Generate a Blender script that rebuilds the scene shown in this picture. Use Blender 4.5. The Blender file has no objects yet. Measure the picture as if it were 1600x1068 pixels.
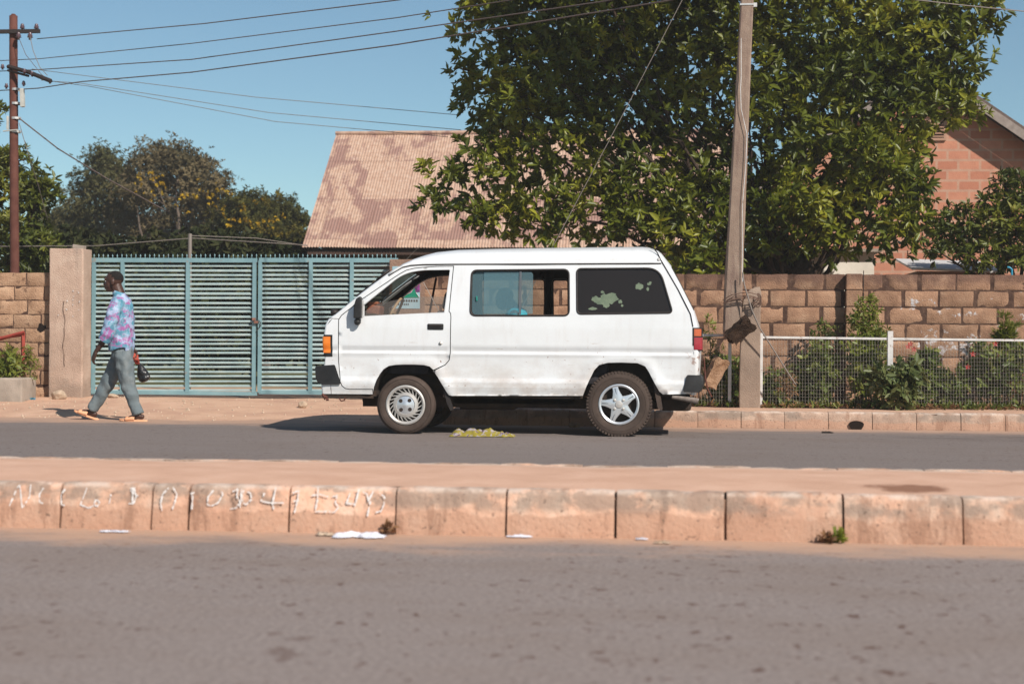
import bpy, bmesh, math, random
import numpy as np
from mathutils import Vector, Matrix, noise
from mathutils.geometry import delaunay_2d_cdt
R = math.radians
random.seed(7); rng = np.random.default_rng(7)
S = bpy.context.scene; C = S.collection

# ------------------------------------------------------------------ camera
F, CAMH, H0, YAW, ROLL = 2500.0, 0.95, 537.0, 5.57, 0.4
cam_d = bpy.data.cameras.new('camera'); cam = bpy.data.objects.new('camera', cam_d); C.objects.link(cam)
PITCH = math.atan((H0-534)/F)
CM = Matrix.Rotation(R(YAW), 4, 'Z') @ Matrix.Rotation(math.pi/2+PITCH, 4, 'X') @ Matrix.Rotation(R(ROLL), 4, 'Z')
CM.translation = (0, 0, CAMH)
cam.matrix_world = CM
cam_d.sensor_width = 36; cam_d.lens = F/1600*36; cam_d.clip_start = .1; cam_d.clip_end = 2000
cam_d.dof.use_dof = True; cam_d.dof.focus_distance = 17.0; cam_d.dof.aperture_fstop = 2.6
S.camera = cam
S.render.resolution_x = 1024; S.render.resolution_y = 683

# ------------------------------------------------------------------ light
SUN = Vector((.85, -.95, 1.0)).normalized()          # towards the sun
el = math.asin(SUN.z); az = math.atan2(SUN.x, SUN.y)
w = bpy.data.worlds.new('World'); S.world = w; w.use_nodes = True
nt = w.node_tree; bg = nt.nodes['Background']
sky = nt.nodes.new('ShaderNodeTexSky'); sky.sky_type = 'NISHITA'; sky.sun_disc = False
sky.sun_elevation = el; sky.sun_rotation = az; sky.altitude = 600; sky.air_density = 1.0; sky.dust_density = .35; sky.ozone_density = 1.9
hs = nt.nodes.new('ShaderNodeHueSaturation'); hs.inputs['Saturation'].default_value = 1.0; hs.inputs['Value'].default_value = 1.0
mx = nt.nodes.new('ShaderNodeMixRGB'); mx.blend_type = 'MULTIPLY'; mx.inputs[0].default_value = 1; mx.inputs[2].default_value = (.84, .995, .965, 1)
nt.links.new(sky.outputs[0], hs.inputs['Color']); nt.links.new(hs.outputs[0], mx.inputs[1]); nt.links.new(mx.outputs[0], bg.inputs[0])
bg.inputs[1].default_value = .079
sd = bpy.data.lights.new('sun', 'SUN'); sd.energy = 4.6; sd.angle = R(.5); sd.color = (1, .93, .84)
so = bpy.data.objects.new('sun', sd); C.objects.link(so); so.rotation_euler = SUN.to_track_quat('Z', 'Y').to_euler(); so.location = (0, -5, 20)
S.view_settings.view_transform = 'Standard'; S.view_settings.look = 'None'; S.view_settings.exposure = .35; S.view_settings.gamma = 1
S.cycles.max_bounces = 8; S.cycles.transparent_max_bounces = 12

HAZE = .0014
# ------------------------------------------------------------------ helpers
def ray(px, py): return (CM.to_3x3() @ Vector(((px-800)/F, -(py-534)/F, -1)))
def P(px, py, Y):
    d = ray(px, py); return Vector((0, 0, CAMH)) + d*(Y/d.y)
def G(px, py, z=0.):
    d = ray(px, py); return Vector((0, 0, CAMH)) + d*((z-CAMH)/d.z)
def tag(o, label=None, cat=None, group=None, kind=None):
    if label: o['label'] = label
    if cat: o['category'] = cat
    if group: o['group'] = group
    if kind: o['kind'] = kind
    return o
def empty(name, loc, label=None, cat=None, group=None):
    o = bpy.data.objects.new(name, None); C.objects.link(o); o.location = loc; o.empty_display_size = .2
    return tag(o, label, cat, group)
def origin(o):
    v = Vector((0, 0, 0))
    while o: v += Vector(o.location); o = o.parent
    return v
def link_mesh(name, me, m, parent=None, smooth=False, loc=None):
    """me is in world coordinates; it is moved to its object's own origin"""
    o = bpy.data.objects.new(name, me); C.objects.link(o)
    n = len(me.vertices); co = np.empty(n*3, np.float32); me.vertices.foreach_get('co', co); co = co.reshape(-1, 3)
    if parent: base = origin(parent); o.parent = parent
    else:
        base = Vector(loc) if loc is not None else Vector(((co[:, 0].min()+co[:, 0].max())/2, (co[:, 1].min()+co[:, 1].max())/2, co[:, 2].min()))
        o.location = base
    co -= np.array(base, np.float32); me.vertices.foreach_set('co', co.ravel())
    if m: me.materials.append(m)
    if smooth: me.polygons.foreach_set('use_smooth', [True]*len(me.polygons))
    me.update(); return o
class MB:
    def __init__(s): s.v = []; s.f = []; s.t = []; s.tint = .5
    def add(s, vs, fs):
        b = len(s.v); s.v += [tuple(v) for v in vs]
        for f in fs: s.f.append(tuple(b+i for i in f)); s.t.append(s.tint)
        return s
    def box(s, c, d, M=None, ch=0):
        x, y, z = d[0]/2, d[1]/2, d[2]/2
        if ch <= 0:
            vs = [Vector((i*x, j*y, k*z)) for i in (-1, 1) for j in (-1, 1) for k in (-1, 1)]
            fs = [(0, 1, 3, 2), (4, 6, 7, 5), (0, 4, 5, 1), (2, 3, 7, 6), (0, 2, 6, 4), (1, 5, 7, 3)]
        else:
            bm = bmesh.new(); bmesh.ops.create_cube(bm, size=1)
            for v in bm.verts: v.co = Vector((v.co.x*2*x, v.co.y*2*y, v.co.z*2*z))
            bmesh.ops.bevel(bm, geom=list(bm.edges), offset=ch, segments=2, affect='EDGES', profile=.6)
            bm.verts.ensure_lookup_table(); vs = [v.co.copy() for v in bm.verts]; fs = [tuple(v.index for v in f.verts) for f in bm.faces]; bm.free()
        c = Vector(c); vs = [(M @ v if M else v)+c for v in vs]
        return s.add(vs, fs)
    def span(s, a, b, ch=0):
        a = Vector(a); b = Vector(b); return s.box((a+b)/2, b-a, None, ch)
    def tube(s, pts, r, n=8, cap=True, ry=None):
        pts = [Vector(p) for p in pts]; k = len(pts)
        rr = list(r) if hasattr(r, '__len__') else [r]*k
        vs = []; up = None
        for i, p in enumerate(pts):
            t = (pts[min(i+1, k-1)]-pts[max(i-1, 0)]).normalized()
            if up is None:
                up = Vector((0, 0, 1)) if abs(t.z) < .9 else Vector((1, 0, 0))
            a = t.cross(up).normalized(); up = a.cross(t).normalized()
            e = rr[i] if hasattr(rr[i], '__len__') else (rr[i], rr[i])
            for j in range(n):
                q = 2*math.pi*j/n; vs.append(p+a*math.cos(q)*e[0]+up*math.sin(q)*e[1])
        fs = [(i*n+j, i*n+(j+1) % n, (i+1)*n+(j+1) % n, (i+1)*n+j) for i in range(k-1) for j in range(n)]
        if cap: fs += [tuple(range(n))[::-1], tuple((k-1)*n+j for j in range(n))]
        return s.add(vs, fs)
    def etube(s, pts, rad, n=14):
        """elliptic sections: rad=(half size along x, half size along y); sections stay perpendicular to the path, y half-axis kept along world y"""
        pts = [Vector(p) for p in pts]; k = len(pts); vs = []
        for i, p in enumerate(pts):
            t = (pts[min(i+1, k-1)]-pts[max(i-1, 0)]).normalized()
            a = Vector((0, 1, 0)).cross(t)
            a = a.normalized() if a.length > .05 else Vector((1, 0, 0)); b = t.cross(a).normalized()
            for j in range(n):
                q = 2*math.pi*j/n; vs.append(p+a*math.cos(q)*rad[i][0]+b*math.sin(q)*rad[i][1])
        fs = [(i*n+j, i*n+(j+1) % n, (i+1)*n+(j+1) % n, (i+1)*n+j) for i in range(k-1) for j in range(n)]
        fs += [tuple(range(n))[::-1], tuple((k-1)*n+j for j in range(n))]
        return s.add(vs, fs)
    def ball(s, c, r, n=10, M=None):
        r = Vector(r) if hasattr(r, '__len__') else Vector((r, r, r)); c = Vector(c); vs = [Vector((0, 0, -r.z))]
        m = n//2
        for i in range(1, m):
            a = -math.pi/2+math.pi*i/m
            for j in range(n):
                q = 2*math.pi*j/n; vs.append(Vector((r.x*math.cos(a)*math.cos(q), r.y*math.cos(a)*math.sin(q), r.z*math.sin(a))))
        vs.append(Vector((0, 0, r.z))); L = len(vs)-1
        fs = [(0, 1+(j+1) % n, 1+j) for j in range(n)]
        fs += [(1+i*n+j, 1+i*n+(j+1) % n, 1+(i+1)*n+(j+1) % n, 1+(i+1)*n+j) for i in range(m-2) for j in range(n)]
        fs += [(1+(m-2)*n+j, 1+(m-2)*n+(j+1) % n, L) for j in range(n)]
        return s.add([(M @ v if M else v)+c for v in vs], fs)
    def lathe(s, prof, c, n=48, axis='y', closed=False):
        """prof: (r, t) along the axis"""
        vs = []; c = Vector(c); k = len(prof)
        for (r, t) in prof:
            for j in range(n):
                q = 2*math.pi*j/n
                vs.append(c+(Vector((r*math.cos(q), t, r*math.sin(q))) if axis == 'y' else Vector((r*math.cos(q), r*math.sin(q), t))))
        rng_ = range(k if closed else k-1)
        fs = [(i*n+j, i*n+(j+1) % n, ((i+1) % k)*n+(j+1) % n, ((i+1) % k)*n+j) for i in rng_ for j in range(n)]
        return s.add(vs, fs)
    def disc(s, c, r, n=24, axis='y'):
        c = Vector(c); vs = [c+(Vector((r*math.cos(2*math.pi*j/n), 0, r*math.sin(2*math.pi*j/n))) if axis == 'y' else Vector((r*math.cos(2*math.pi*j/n), r*math.sin(2*math.pi*j/n), 0))) for j in range(n)]
        return s.add(vs, [tuple(range(n))])
    def prism(s, poly, y0, y1):
        """poly in (x,z), extruded along y"""
        n = len(poly); vs = [Vector((x, y0, z)) for x, z in poly]+[Vector((x, y1, z)) for x, z in poly]
        return s.add(vs, [tuple(range(n)), tuple(range(2*n-1, n-1, -1))]+[(i, (i+1) % n, n+(i+1) % n, n+i) for i in range(n)])
    def mesh(s, name):
        me = bpy.data.meshes.new(name); me.from_pydata(s.v, [], s.f)
        a = me.attributes.new('tint', 'FLOAT', 'FACE'); a.data.foreach_set('value', s.t)
        return me
    def build(s, name, m, parent=None, smooth=False, loc=None, auto=None, bevel=0):
        me = s.mesh(name)
        bm = bmesh.new(); bm.from_mesh(me); bmesh.ops.recalc_face_normals(bm, faces=bm.faces)
        if bevel: bmesh.ops.bevel(bm, geom=[e for e in bm.edges if e.is_manifold and e.calc_face_angle(0) > .5], offset=bevel, segments=2, affect='EDGES', profile=.6)
        if auto is not None:
            for e in bm.edges:
                if len(e.link_faces) == 2 and e.calc_face_angle(0) > R(auto): e.smooth = False
            smooth = True
        bm.to_mesh(me); bm.free()
        return link_mesh(name, me, m, parent, smooth, loc)
def remesh(mb, name, m, voxel, parent=None, smooth_it=4, jitter=0, loc=None, jscale=8, dec=0):
    me = mb.mesh(name+'_src'); o = bpy.data.objects.new('tmp', me); C.objects.link(o)
    bm = bmesh.new(); bm.from_mesh(me); bmesh.ops.recalc_face_normals(bm, faces=bm.faces); bm.to_mesh(me); bm.free()
    r = o.modifiers.new('r', 'REMESH'); r.mode = 'VOXEL'; r.voxel_size = voxel
    if smooth_it: sm = o.modifiers.new('s', 'SMOOTH'); sm.iterations = smooth_it; sm.factor = .5
    dg = bpy.context.evaluated_depsgraph_get(); ev = o.evaluated_get(dg); nm = bpy.data.meshes.new_from_object(ev); nm.name = name
    bpy.data.objects.remove(o); bpy.data.meshes.remove(me)
    if jitter:
        n = len(nm.vertices); nrm = [v.normal.copy() for v in nm.vertices]
        for i, v in enumerate(nm.vertices): v.co += nrm[i]*jitter*noise.noise(v.co*jscale)
    return link_mesh(name, nm, m, parent, True, loc)

# ------------------------------------------------------------------ materials
def mat(name, cols, scale=3., rough=.8, bump=0., bscale=40., spec=.3, detail=6, tint=0., metal=0., extra=None, bdist=.01, coat=0.):
    """cols: list of (pos, rgb) over object-space noise; tint: per-face value variation; extra(nt, color_socket, pos_socket)->socket"""
    m = bpy.data.materials.new(name); m.use_nodes = True; t = m.node_tree; N = t.nodes; L = t.links
    b = N['Principled BSDF']; b.inputs['Roughness'].default_value = rough; b.inputs['Metallic'].default_value = metal
    b.inputs['Specular IOR Level'].default_value = spec
    if coat: b.inputs['Coat Weight'].default_value = coat; b.inputs['Coat Roughness'].default_value = .08
    geo = N.new('ShaderNodeNewGeometry'); pos = geo.outputs['Position']
    if isinstance(cols[0], (int, float)): cols = [(0, cols)]
    if len(cols) > 1:
        no = N.new('ShaderNodeTexNoise'); no.inputs['Scale'].default_value = scale; no.inputs['Detail'].default_value = detail; no.inputs['Roughness'].default_value = .62
        L.new(pos, no.inputs['Vector'])
        cr = N.new('ShaderNodeValToRGB'); L.new(no.outputs[0], cr.inputs[0]); e = cr.color_ramp.elements
        while len(e) < len(cols): e.new(.5)
        for i, (p, c) in enumerate(cols): e[i].position = p; e[i].color = (*c, 1)
        col = cr.outputs[0]
    else:
        rgb = N.new('ShaderNodeRGB'); rgb.outputs[0].default_value = (*cols[0][1], 1); col = rgb.outputs[0]
    if tint:
        at = N.new('ShaderNodeAttribute'); at.attribute_name = 'tint'
        mr = N.new('ShaderNodeMapRange'); mr.inputs[3].default_value = 1-tint; mr.inputs[4].default_value = 1+tint; L.new(at.outputs['Fac'], mr.inputs[0])
        vm = N.new('ShaderNodeVectorMath'); vm.operation = 'SCALE'; L.new(col, vm.inputs[0]); L.new(mr.outputs[0], vm.inputs['Scale']); col = vm.outputs[0]
    if extra: col = extra(t, col, pos)
    L.new(col, b.inputs['Base Color'])
    if bump:
        bn = N.new('ShaderNodeTexNoise'); bn.inputs['Scale'].default_value = bscale; bn.inputs['Detail'].default_value = 5; L.new(pos, bn.inputs['Vector'])
        bp = N.new('ShaderNodeBump'); bp.inputs['Strength'].default_value = bump; bp.inputs['Distance'].default_value = bdist
        L.new(bn.outputs[0], bp.inputs['Height']); L.new(bp.outputs[0], b.inputs['Normal'])
    return m
def nz(t, pos, scale, lo, hi, sx=(1, 1, 1), detail=5, off=0.):
    """noise thresholded into a 0..1 mask"""
    mp = t.nodes.new('ShaderNodeMapping'); mp.inputs['Scale'].default_value = sx; mp.inputs['Location'].default_value = (off, off, off); t.links.new(pos, mp.inputs[0])
    n = t.nodes.new('ShaderNodeTexNoise'); n.inputs['Scale'].default_value = scale; n.inputs['Detail'].default_value = detail; n.inputs['Roughness'].default_value = .65; t.links.new(mp.outputs[0], n.inputs['Vector'])
    r = t.nodes.new('ShaderNodeMapRange'); r.interpolation_type = 'SMOOTHSTEP'; r.inputs[1].default_value = lo; r.inputs[2].default_value = hi; t.links.new(n.outputs[0], r.inputs[0])
    return r.outputs[0]
def mixc(t, fac, a, b):
    m = t.nodes.new('ShaderNodeMixRGB')
    if isinstance(fac, (int, float)): m.inputs[0].default_value = fac
    else: t.links.new(fac, m.inputs[0])
    for i, c in ((1, a), (2, b)):
        if isinstance(c, tuple): m.inputs[i].default_value = (*c, 1)
        else: t.links.new(c, m.inputs[i])
    return m.outputs[0]
def mth(t, op, a, b=None):
    m = t.nodes.new('ShaderNodeMath'); m.operation = op
    for i, c in ((0, a), (1, b)):
        if c is None: continue
        if isinstance(c, (int, float)): m.inputs[i].default_value = c
        else: t.links.new(c, m.inputs[i])
    return m.outputs[0]
def ramp(t, x, a, b, smooth=True):
    r = t.nodes.new('ShaderNodeMapRange'); r.interpolation_type = 'SMOOTHSTEP' if smooth else 'LINEAR'
    r.inputs[1].default_value = a; r.inputs[2].default_value = b; t.links.new(x, r.inputs[0]); return r.outputs[0]
def xyz(t, pos):
    s = t.nodes.new('ShaderNodeSeparateXYZ'); t.links.new(pos, s.inputs[0]); return s.outputs

SAND = (.57, .36, .245); SAND2 = (.45, .265, .18); DUST = (.36, .22, .15)
def road_extra(t, col, pos):
    X, Y, Z = xyz(t, pos)
    wob = nz(t, pos, 1.3, .3, .7, (1, 2, 1)); fine = nz(t, pos, 55, .35, .7)
    wy = mth(t, 'ADD', Y, mth(t, 'MULTIPLY', mth(t, 'SUBTRACT', wob, .5), .5))
    # sand washed against the kerbs: near side of the median, far edge
    a = mth(t, 'MULTIPLY', ramp(t, wy, 7.15, 7.8), ramp(t, wy, 8.9, 8.6))
    b = mth(t, 'MULTIPLY', ramp(t, wy, 17.5, 18.5), .85)
    c = mth(t, 'MULTIPLY', mth(t, 'MULTIPLY', ramp(t, wy, 9.98, 9.62), ramp(t, wy, 9.2, 9.5)), .6)
    m = mth(t, 'MAXIMUM', mth(t, 'MAXIMUM', a, b), c)
    m = mth(t, 'MULTIPLY', m, mth(t, 'ADD', mth(t, 'MULTIPLY', fine, .5), .62)); m = mth(t, 'MINIMUM', m, 1.)
    # dust film and dark spots
    film = mth(t, 'MULTIPLY', nz(t, pos, .7, .42, .68, (1, 2.2, 1), off=3), .35)
    col = mixc(t, film, col, (.20, .145, .115))
    spots = mth(t, 'MULTIPLY', mth(t, 'MULTIPLY', nz(t, pos, 13, .60, .66, (1, .8, 1), 3, 9), nz(t, pos, 1.1, .40, .5, (1, 1, 1), 3, 2)), .9)
    spots = mth(t, 'MAXIMUM', spots, mth(t, 'MULTIPLY', nz(t, pos, 4.5, .66, .70, (1, .6, 1), 4, 21), .5))
    col = mixc(t, spots, col, (.11, .06, .045))
    # long ground-shadow streak painted dark on the far lane and wheel-track wear
    st = mth(t, 'MULTIPLY', mth(t, 'MULTIPLY', ramp(t, X, 1.6, 2.6), nz(t, pos, 2.5, .5, .6, (.35, 5, 1), 3, 4)), mth(t, 'MULTIPLY', ramp(t, Y, 16.2, 16.6), ramp(t, Y, 17.8, 17.3)))
    col = mixc(t, mth(t, 'MULTIPLY', st, .6), col, (.05, .028, .02))
    col = mixc(t, mth(t, 'MULTIPLY', ramp(t, Y, 9.5, 9.8), .38), col, (.095, .082, .078))
    return mixc(t, m, col, mixc(t, fine, SAND, SAND2))
M = {}
M['asphalt'] = mat('asphalt', [(.25, (.155, .125, .113)), (.5, (.25, .203, .183)), (.75, (.345, .285, .255))], 42, .9, .5, 160, .25, extra=road_extra, bdist=.006)
def sand_extra(t, col, pos):
    X, Y, Z = xyz(t, pos)
    col = mixc(t, mth(t, 'MULTIPLY', nz(t, pos, 35, .62, .7), .5), col, (.62, .47, .36))
    col = mixc(t, mth(t, 'MULTIPLY', nz(t, pos, 28, .64, .7, off=5), .55), col, (.20, .11, .07))
    # far beyond the walls the soil is grassy
    return mixc(t, ramp(t, Y, 24, 27), col, (.10, .10, .045))
M['sand'] = mat('sandy_soil', [(.3, (.47, .275, .195)), (.55, SAND), (.75, (.64, .41, .30))], 2.2, .95, .5, 50, .15, extra=sand_extra, bdist=.02)
def median_extra(t, col, pos):
    X, Y, Z = xyz(t, pos)
    dx = mth(t, 'DIVIDE', mth(t, 'SUBTRACT', X, 1.22), .24); dy = mth(t, 'DIVIDE', mth(t, 'SUBTRACT', Y, 8.33), .22)
    d = mth(t, 'ADD', mth(t, 'MULTIPLY', dx, dx), mth(t, 'MULTIPLY', dy, dy))
    d = mth(t, 'ADD', d, mth(t, 'MULTIPLY', nz(t, pos, 6, .2, .8, (1, .6, 1)), 1.1))
    col = mixc(t, mth(t, 'MULTIPLY', ramp(t, d, 1.6, .7), .75), col, (.16, .06, .028))
    edge = mth(t, 'MULTIPLY', ramp(t, Y, 9.40, 9.55), .5)
    return mixc(t, edge, mixc(t, mth(t, 'MULTIPLY', nz(t, pos, 60, .6, .7), .4), col, (.30, .17, .11)), (.62, .47, .37))
M['median'] = mat('median_soil', [(.3, (.54, .32, .22)), (.6, (.62, .385, .275)), (.8, (.67, .45, .33))], 3, .95, .35, 60, .15, extra=median_extra, bdist=.01)
def kerb_extra(t, col, pos, z0=.105, top=.23):
    X, Y, Z = xyz(t, pos)
    wz = mth(t, 'ADD', Z, mth(t, 'MULTIPLY', mth(t, 'SUBTRACT', nz(t, pos, 2.5, .3, .7), .5), .05))
    low = ramp(t, wz, z0+.012, z0-.004)
    col = mixc(t, mth(t, 'MULTIPLY', low, .72), col, (.43, .25, .17))
    gp = nz(t, pos, 3.4, .44, .56, (1, 1, 1.4), 7, 2)
    gp = mth(t, 'MULTIPLY', gp, ramp(t, Z, z0-.01, z0+.05))
    vst = mth(t, 'MULTIPLY', nz(t, pos, 3.2, .52, .62, (2.6, 1, .6), 7, 8), .65)
    col = mixc(t, vst, col, (.27, .15, .10))
    col = mixc(t, mth(t, 'MULTIPLY', gp, .7), col, (.23, .18, .145))
    blk = mth(t, 'MULTIPLY', nz(t, pos, 38, .585, .67), .65)
    col = mixc(t, blk, col, (.12, .08, .06))
    rim = mth(t, 'MULTIPLY', ramp(t, Z, top-.03, top-.005), nz(t, pos, 7, .4, .6))
    return mixc(t, mth(t, 'MULTIPLY', rim, .7), col, (.62, .50, .42))
M['kerb'] = mat('kerb_concrete', [(.28, (.50, .27, .18)), (.5, (.61, .37, .26)), (.72, (.62, .47, .37))], 4.5, .9, .5, 45, .2, tint=.14, extra=kerb_extra, bdist=.012)
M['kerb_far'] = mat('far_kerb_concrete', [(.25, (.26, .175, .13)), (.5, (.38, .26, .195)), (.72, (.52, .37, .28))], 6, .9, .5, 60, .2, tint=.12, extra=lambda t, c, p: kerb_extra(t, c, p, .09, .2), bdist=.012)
def gap_stain(t, c, p): return c
M['joint'] = mat('joint_dirt', [(.35, (.07, .04, .028)), (.5, (.22, .13, .09)), (.62, (.45, .27, .18))], 2.3, .95)
M['chalk'] = mat('chalk', [(.3, (.60, .55, .52)), (.7, (.80, .77, .75))], 60, .95)

def blockwall_extra(t, col, pos):
    X, Y, Z = xyz(t, pos)
    col = mixc(t, mth(t, 'MULTIPLY', nz(t, pos, 90, .55, .68), .55), col, (.13, .075, .05))
    col = mixc(t, mth(t, 'MULTIPLY', nz(t, pos, 4, .5, .75), .45), col, (.20, .12, .085))
    soot = mth(t, 'MULTIPLY', ramp(t, mth(t, 'ADD', Z, mth(t, 'MULTIPLY', nz(t, pos, 5, .3, .7), -.12)), 1.60, 1.82), .75)
    col = mixc(t, soot, col, (.10, .055, .045))
    # smears of white wash
    sm = mth(t, 'MULTIPLY', nz(t, pos, 4.2, .575, .62, (1, 1, 1.2), 4, 7), mth(t, 'MULTIPLY', ramp(t, X, 2.75, 3.1), ramp(t, Z, 1.72, 1.6)))
    sm = mth(t, 'MULTIPLY', sm, nz(t, pos, 30, .35, .6))
    return mixc(t, mth(t, 'MULTIPLY', sm, .8), col, (.58, .58, .60))
M['block'] = mat('laterite_block', [(.3, (.235, .13, .082)), (.55, (.35, .205, .13)), (.75, (.44, .28, .185))], 6, .95, .9, 60, .1, tint=.22, extra=blockwall_extra, bdist=.012)
M['mortar'] = mat('mortar', [(.3, (.045, .025, .02)), (.55, (.095, .055, .04)), (.75, (.19, .115, .08))], 9, .95, .6, 50, .1, bdist=.01)
M['oldblock'] = mat('weathered_block', [(.3, (.28, .165, .10)), (.55, (.40, .25, .16)), (.75, (.48, .32, .21))], 4, .95, .8, 50, .1, tint=.14, bdist=.02,
                    extra=lambda t, c, p: mixc(t, mth(t, 'MULTIPLY', nz(t, p, 9, .56, .64), .7), c, (.13, .075, .05)))
def pillar_extra(t, col, pos):
    X, Y, Z = xyz(t, pos)
    col = mixc(t, mth(t, 'MULTIPLY', nz(t, pos, 1.6, .5, .7, (3.5, 1, .5), 7, 3), .75), col, (.30, .23, .19))
    col = mixc(t, mth(t, 'MULTIPLY', nz(t, pos, 60, .62, .70, (1, 1, .5)), .6), col, (.20, .12, .09))
    base = mth(t, 'MULTIPLY', ramp(t, mth(t, 'ADD', Z, mth(t, 'MULTIPLY', nz(t, pos, 4, .3, .7), .15)), .52, .36), .55)
    return mixc(t, base, col, (.25, .19, .15))
M['pillar'] = mat('cast_pillar', [(.3, (.36, .25, .19)), (.55, (.47, .335, .26)), (.75, (.55, .42, .33))], 3.2, .92, .7, 60, .15, extra=pillar_extra, bdist=.02)
M['pillar_b'] = mat('brown_pillar', [(.3, (.20, .125, .09)), (.7, (.30, .19, .14))], 5, .92, .6, 45, .15, bdist=.02)
M['crack'] = mat('crack', [(0, (.10, .06, .045))], rough=.95)
M['concrete'] = mat('pole_concrete', [(.3, (.20, .14, .11)), (.55, (.27, .195, .15)), (.75, (.34, .255, .20))], 3, .92, .7, 80, .15, bdist=.01,
                    extra=lambda t, c, p: mixc(t, mth(t, 'MULTIPLY', nz(t, p, 4, .48, .66, (4, 4, .5)), .6), c, (.17, .11, .09)))
M['concrete_grey'] = mat('stub_concrete', [(.3, (.21, .155, .12)), (.7, (.33, .245, .19))], 4, .92, .7, 70, .15, bdist=.01)
M['gate'] = mat('gate_paint', [(.3, (.14, .25, .28)), (.6, (.20, .33, .355)), (.8, (.26, .39, .40))], 3, .55, .1, 60, .3,
                extra=lambda t, c, p: mixc(t, mth(t, 'MULTIPLY', nz(t, p, 9, .60, .68), .5), c, (.30, .20, .14)))
M['slat'] = mat('slat_paint', [(.3, (.26, .36, .365)), (.6, (.37, .46, .45)), (.8, (.50, .53, .48))], 5, .55, .1, 60, .3,
                extra=lambda t, c, p: mixc(t, mth(t, 'MULTIPLY', nz(t, p, 7, .62, .70), .5), c, (.32, .22, .16)))
M['rustpole'] = mat('rust_steel', [(.3, (.085, .03, .022)), (.7, (.14, .055, .04))], 6, .8, .2, 40, .2)
M['darksteel'] = mat('dark_steel', [(0, (.03, .022, .02))], rough=.6)
M['galv'] = mat('galvanised', [(.3, (.45, .44, .42)), (.7, (.65, .64, .62))], 8, .45, metal=.5)
M['wire'] = mat('wire', [(0, (.12, .09, .08))], rough=.6)
M['wire_grey'] = mat('grey_wire', [(0, (.20, .17, .15))], rough=.6)
M['porcelain'] = mat('porcelain', [(0, (.09, .05, .06))], rough=.3, spec=.5)
M['fusebox'] = mat('fusebox', [(.3, (.40, .40, .37)), (.7, (.55, .55, .5))], 6, .6)
M['whitemetal'] = mat('white_painted_metal', [(.3, (.48, .46, .44)), (.6, (.62, .60, .58)), (.8, (.70, .68, .65))], 9, .6, .1, 50, .3,
                      extra=lambda t, c, p: mixc(t, mth(t, 'MULTIPLY', nz(t, p, 14, .60, .66), .7), c, (.25, .15, .10)))
M['mesh'] = mat('mesh_wire', [(0, (.30, .27, .24))], rough=.6)
M['redmetal'] = mat('red_painted_metal', [(.3, (.22, .035, .025)), (.7, (.36, .06, .04))], 9, .55)
M['planter'] = mat('planter_concrete', [(.3, (.24, .20, .165)), (.7, (.42, .35, .29))], 3, .92, .6, 60, .15, bdist=.01)
M['stone'] = mat('stone', [(.3, (.33, .24, .17)), (.7, (.55, .42, .31))], 14, .92, .8, 30, .2, bdist=.02)
M['brokenwood'] = mat('shaded_broken_concrete', [(.3, (.018, .011, .008)), (.6, (.045, .027, .018)), (.8, (.10, .06, .04))], 12, .95, 1, 60, .1, bdist=.02)  # base colour darkened to carry the shade on the hanging chunk
M['orangeblock'] = mat('orange_block', [(.3, (.22, .12, .065)), (.7, (.36, .23, .15))], 9, .95, .8, 60, .1, bdist=.02)
M['bark'] = mat('bark', [(.3, (.03, .02, .016)), (.7, (.07, .05, .038))], 9, .95, 1, 30, .1, bdist=.02)
M['bark_pale'] = mat('pale_bark', [(.3, (.09, .065, .05)), (.7, (.15, .115, .09))], 9, .95)

def leafmat(name, c1, c2, c3, trans=.35, rough=.42, spec=.4):
    m = bpy.data.materials.new(name); m.use_nodes = True; t = m.node_tree; N = t.nodes; L = t.links; b = N['Principled BSDF']
    at = N.new('ShaderNodeAttribute'); at.attribute_name = 'tint'; cr = N.new('ShaderNodeValToRGB'); L.new(at.outputs['Fac'], cr.inputs[0])
    e = cr.color_ramp.elements; e.new(.5)
    for i, (p, c) in enumerate(((0, c1), (.55, c2), (1, c3))): e[i].position = p; e[i].color = (*c, 1)
    L.new(cr.outputs[0], b.inputs['Base Color']); b.inputs['Roughness'].default_value = rough; b.inputs['Specular IOR Level'].default_value = spec
    tr = N.new('ShaderNodeBsdfTranslucent'); hsn = N.new('ShaderNodeHueSaturation'); hsn.inputs['Hue'].default_value = .485; hsn.inputs['Value'].default_value = 1.5; L.new(cr.outputs[0], hsn.inputs['Color']); L.new(hsn.outputs[0], tr.inputs[0])
    mxs = N.new('ShaderNodeMixShader'); mxs.inputs[0].default_value = trans; L.new(b.outputs[0], mxs.inputs[1]); L.new(tr.outputs[0], mxs.inputs[2]); L.new(mxs.outputs[0], N['Material Output'].inputs[0])
    return m
M['leaf'] = leafmat('glossy_leaf', (.042, .060, .006), (.118, .138, .010), (.31, .295, .026), .28)
M['leaf2'] = leafmat('small_tree_leaf', (.042, .060, .009), (.115, .13, .016), (.27, .25, .035), .25)
M['leaf_far'] = leafmat('far_leaf', (.055, .06, .022), (.115, .105, .04), (.20, .165, .07), .15, .7, .15)
M['leaf_far_brown'] = leafmat('far_brown_leaf', (.07, .06, .03), (.14, .11, .055), (.24, .18, .095), .15, .7, .15)
M['leaf_far_green'] = leafmat('far_green_leaf', (.045, .05, .014), (.09, .085, .02), (.24, .17, .015), .2, .7, .15)
M['leaf_yellow'] = leafmat('yellow_blossom', (.35, .20, .01), (.45, .28, .015), (.5, .34, .03), .2, .7, .15)
M['leaf_shrub'] = leafmat('shrub_leaf', (.050, .080, .018), (.12, .155, .03), (.25, .26, .06), .3)
M['leaf_bright'] = leafmat('bright_leaf', (.07, .10, .014), (.16, .19, .025), (.29, .28, .06), .3)
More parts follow.
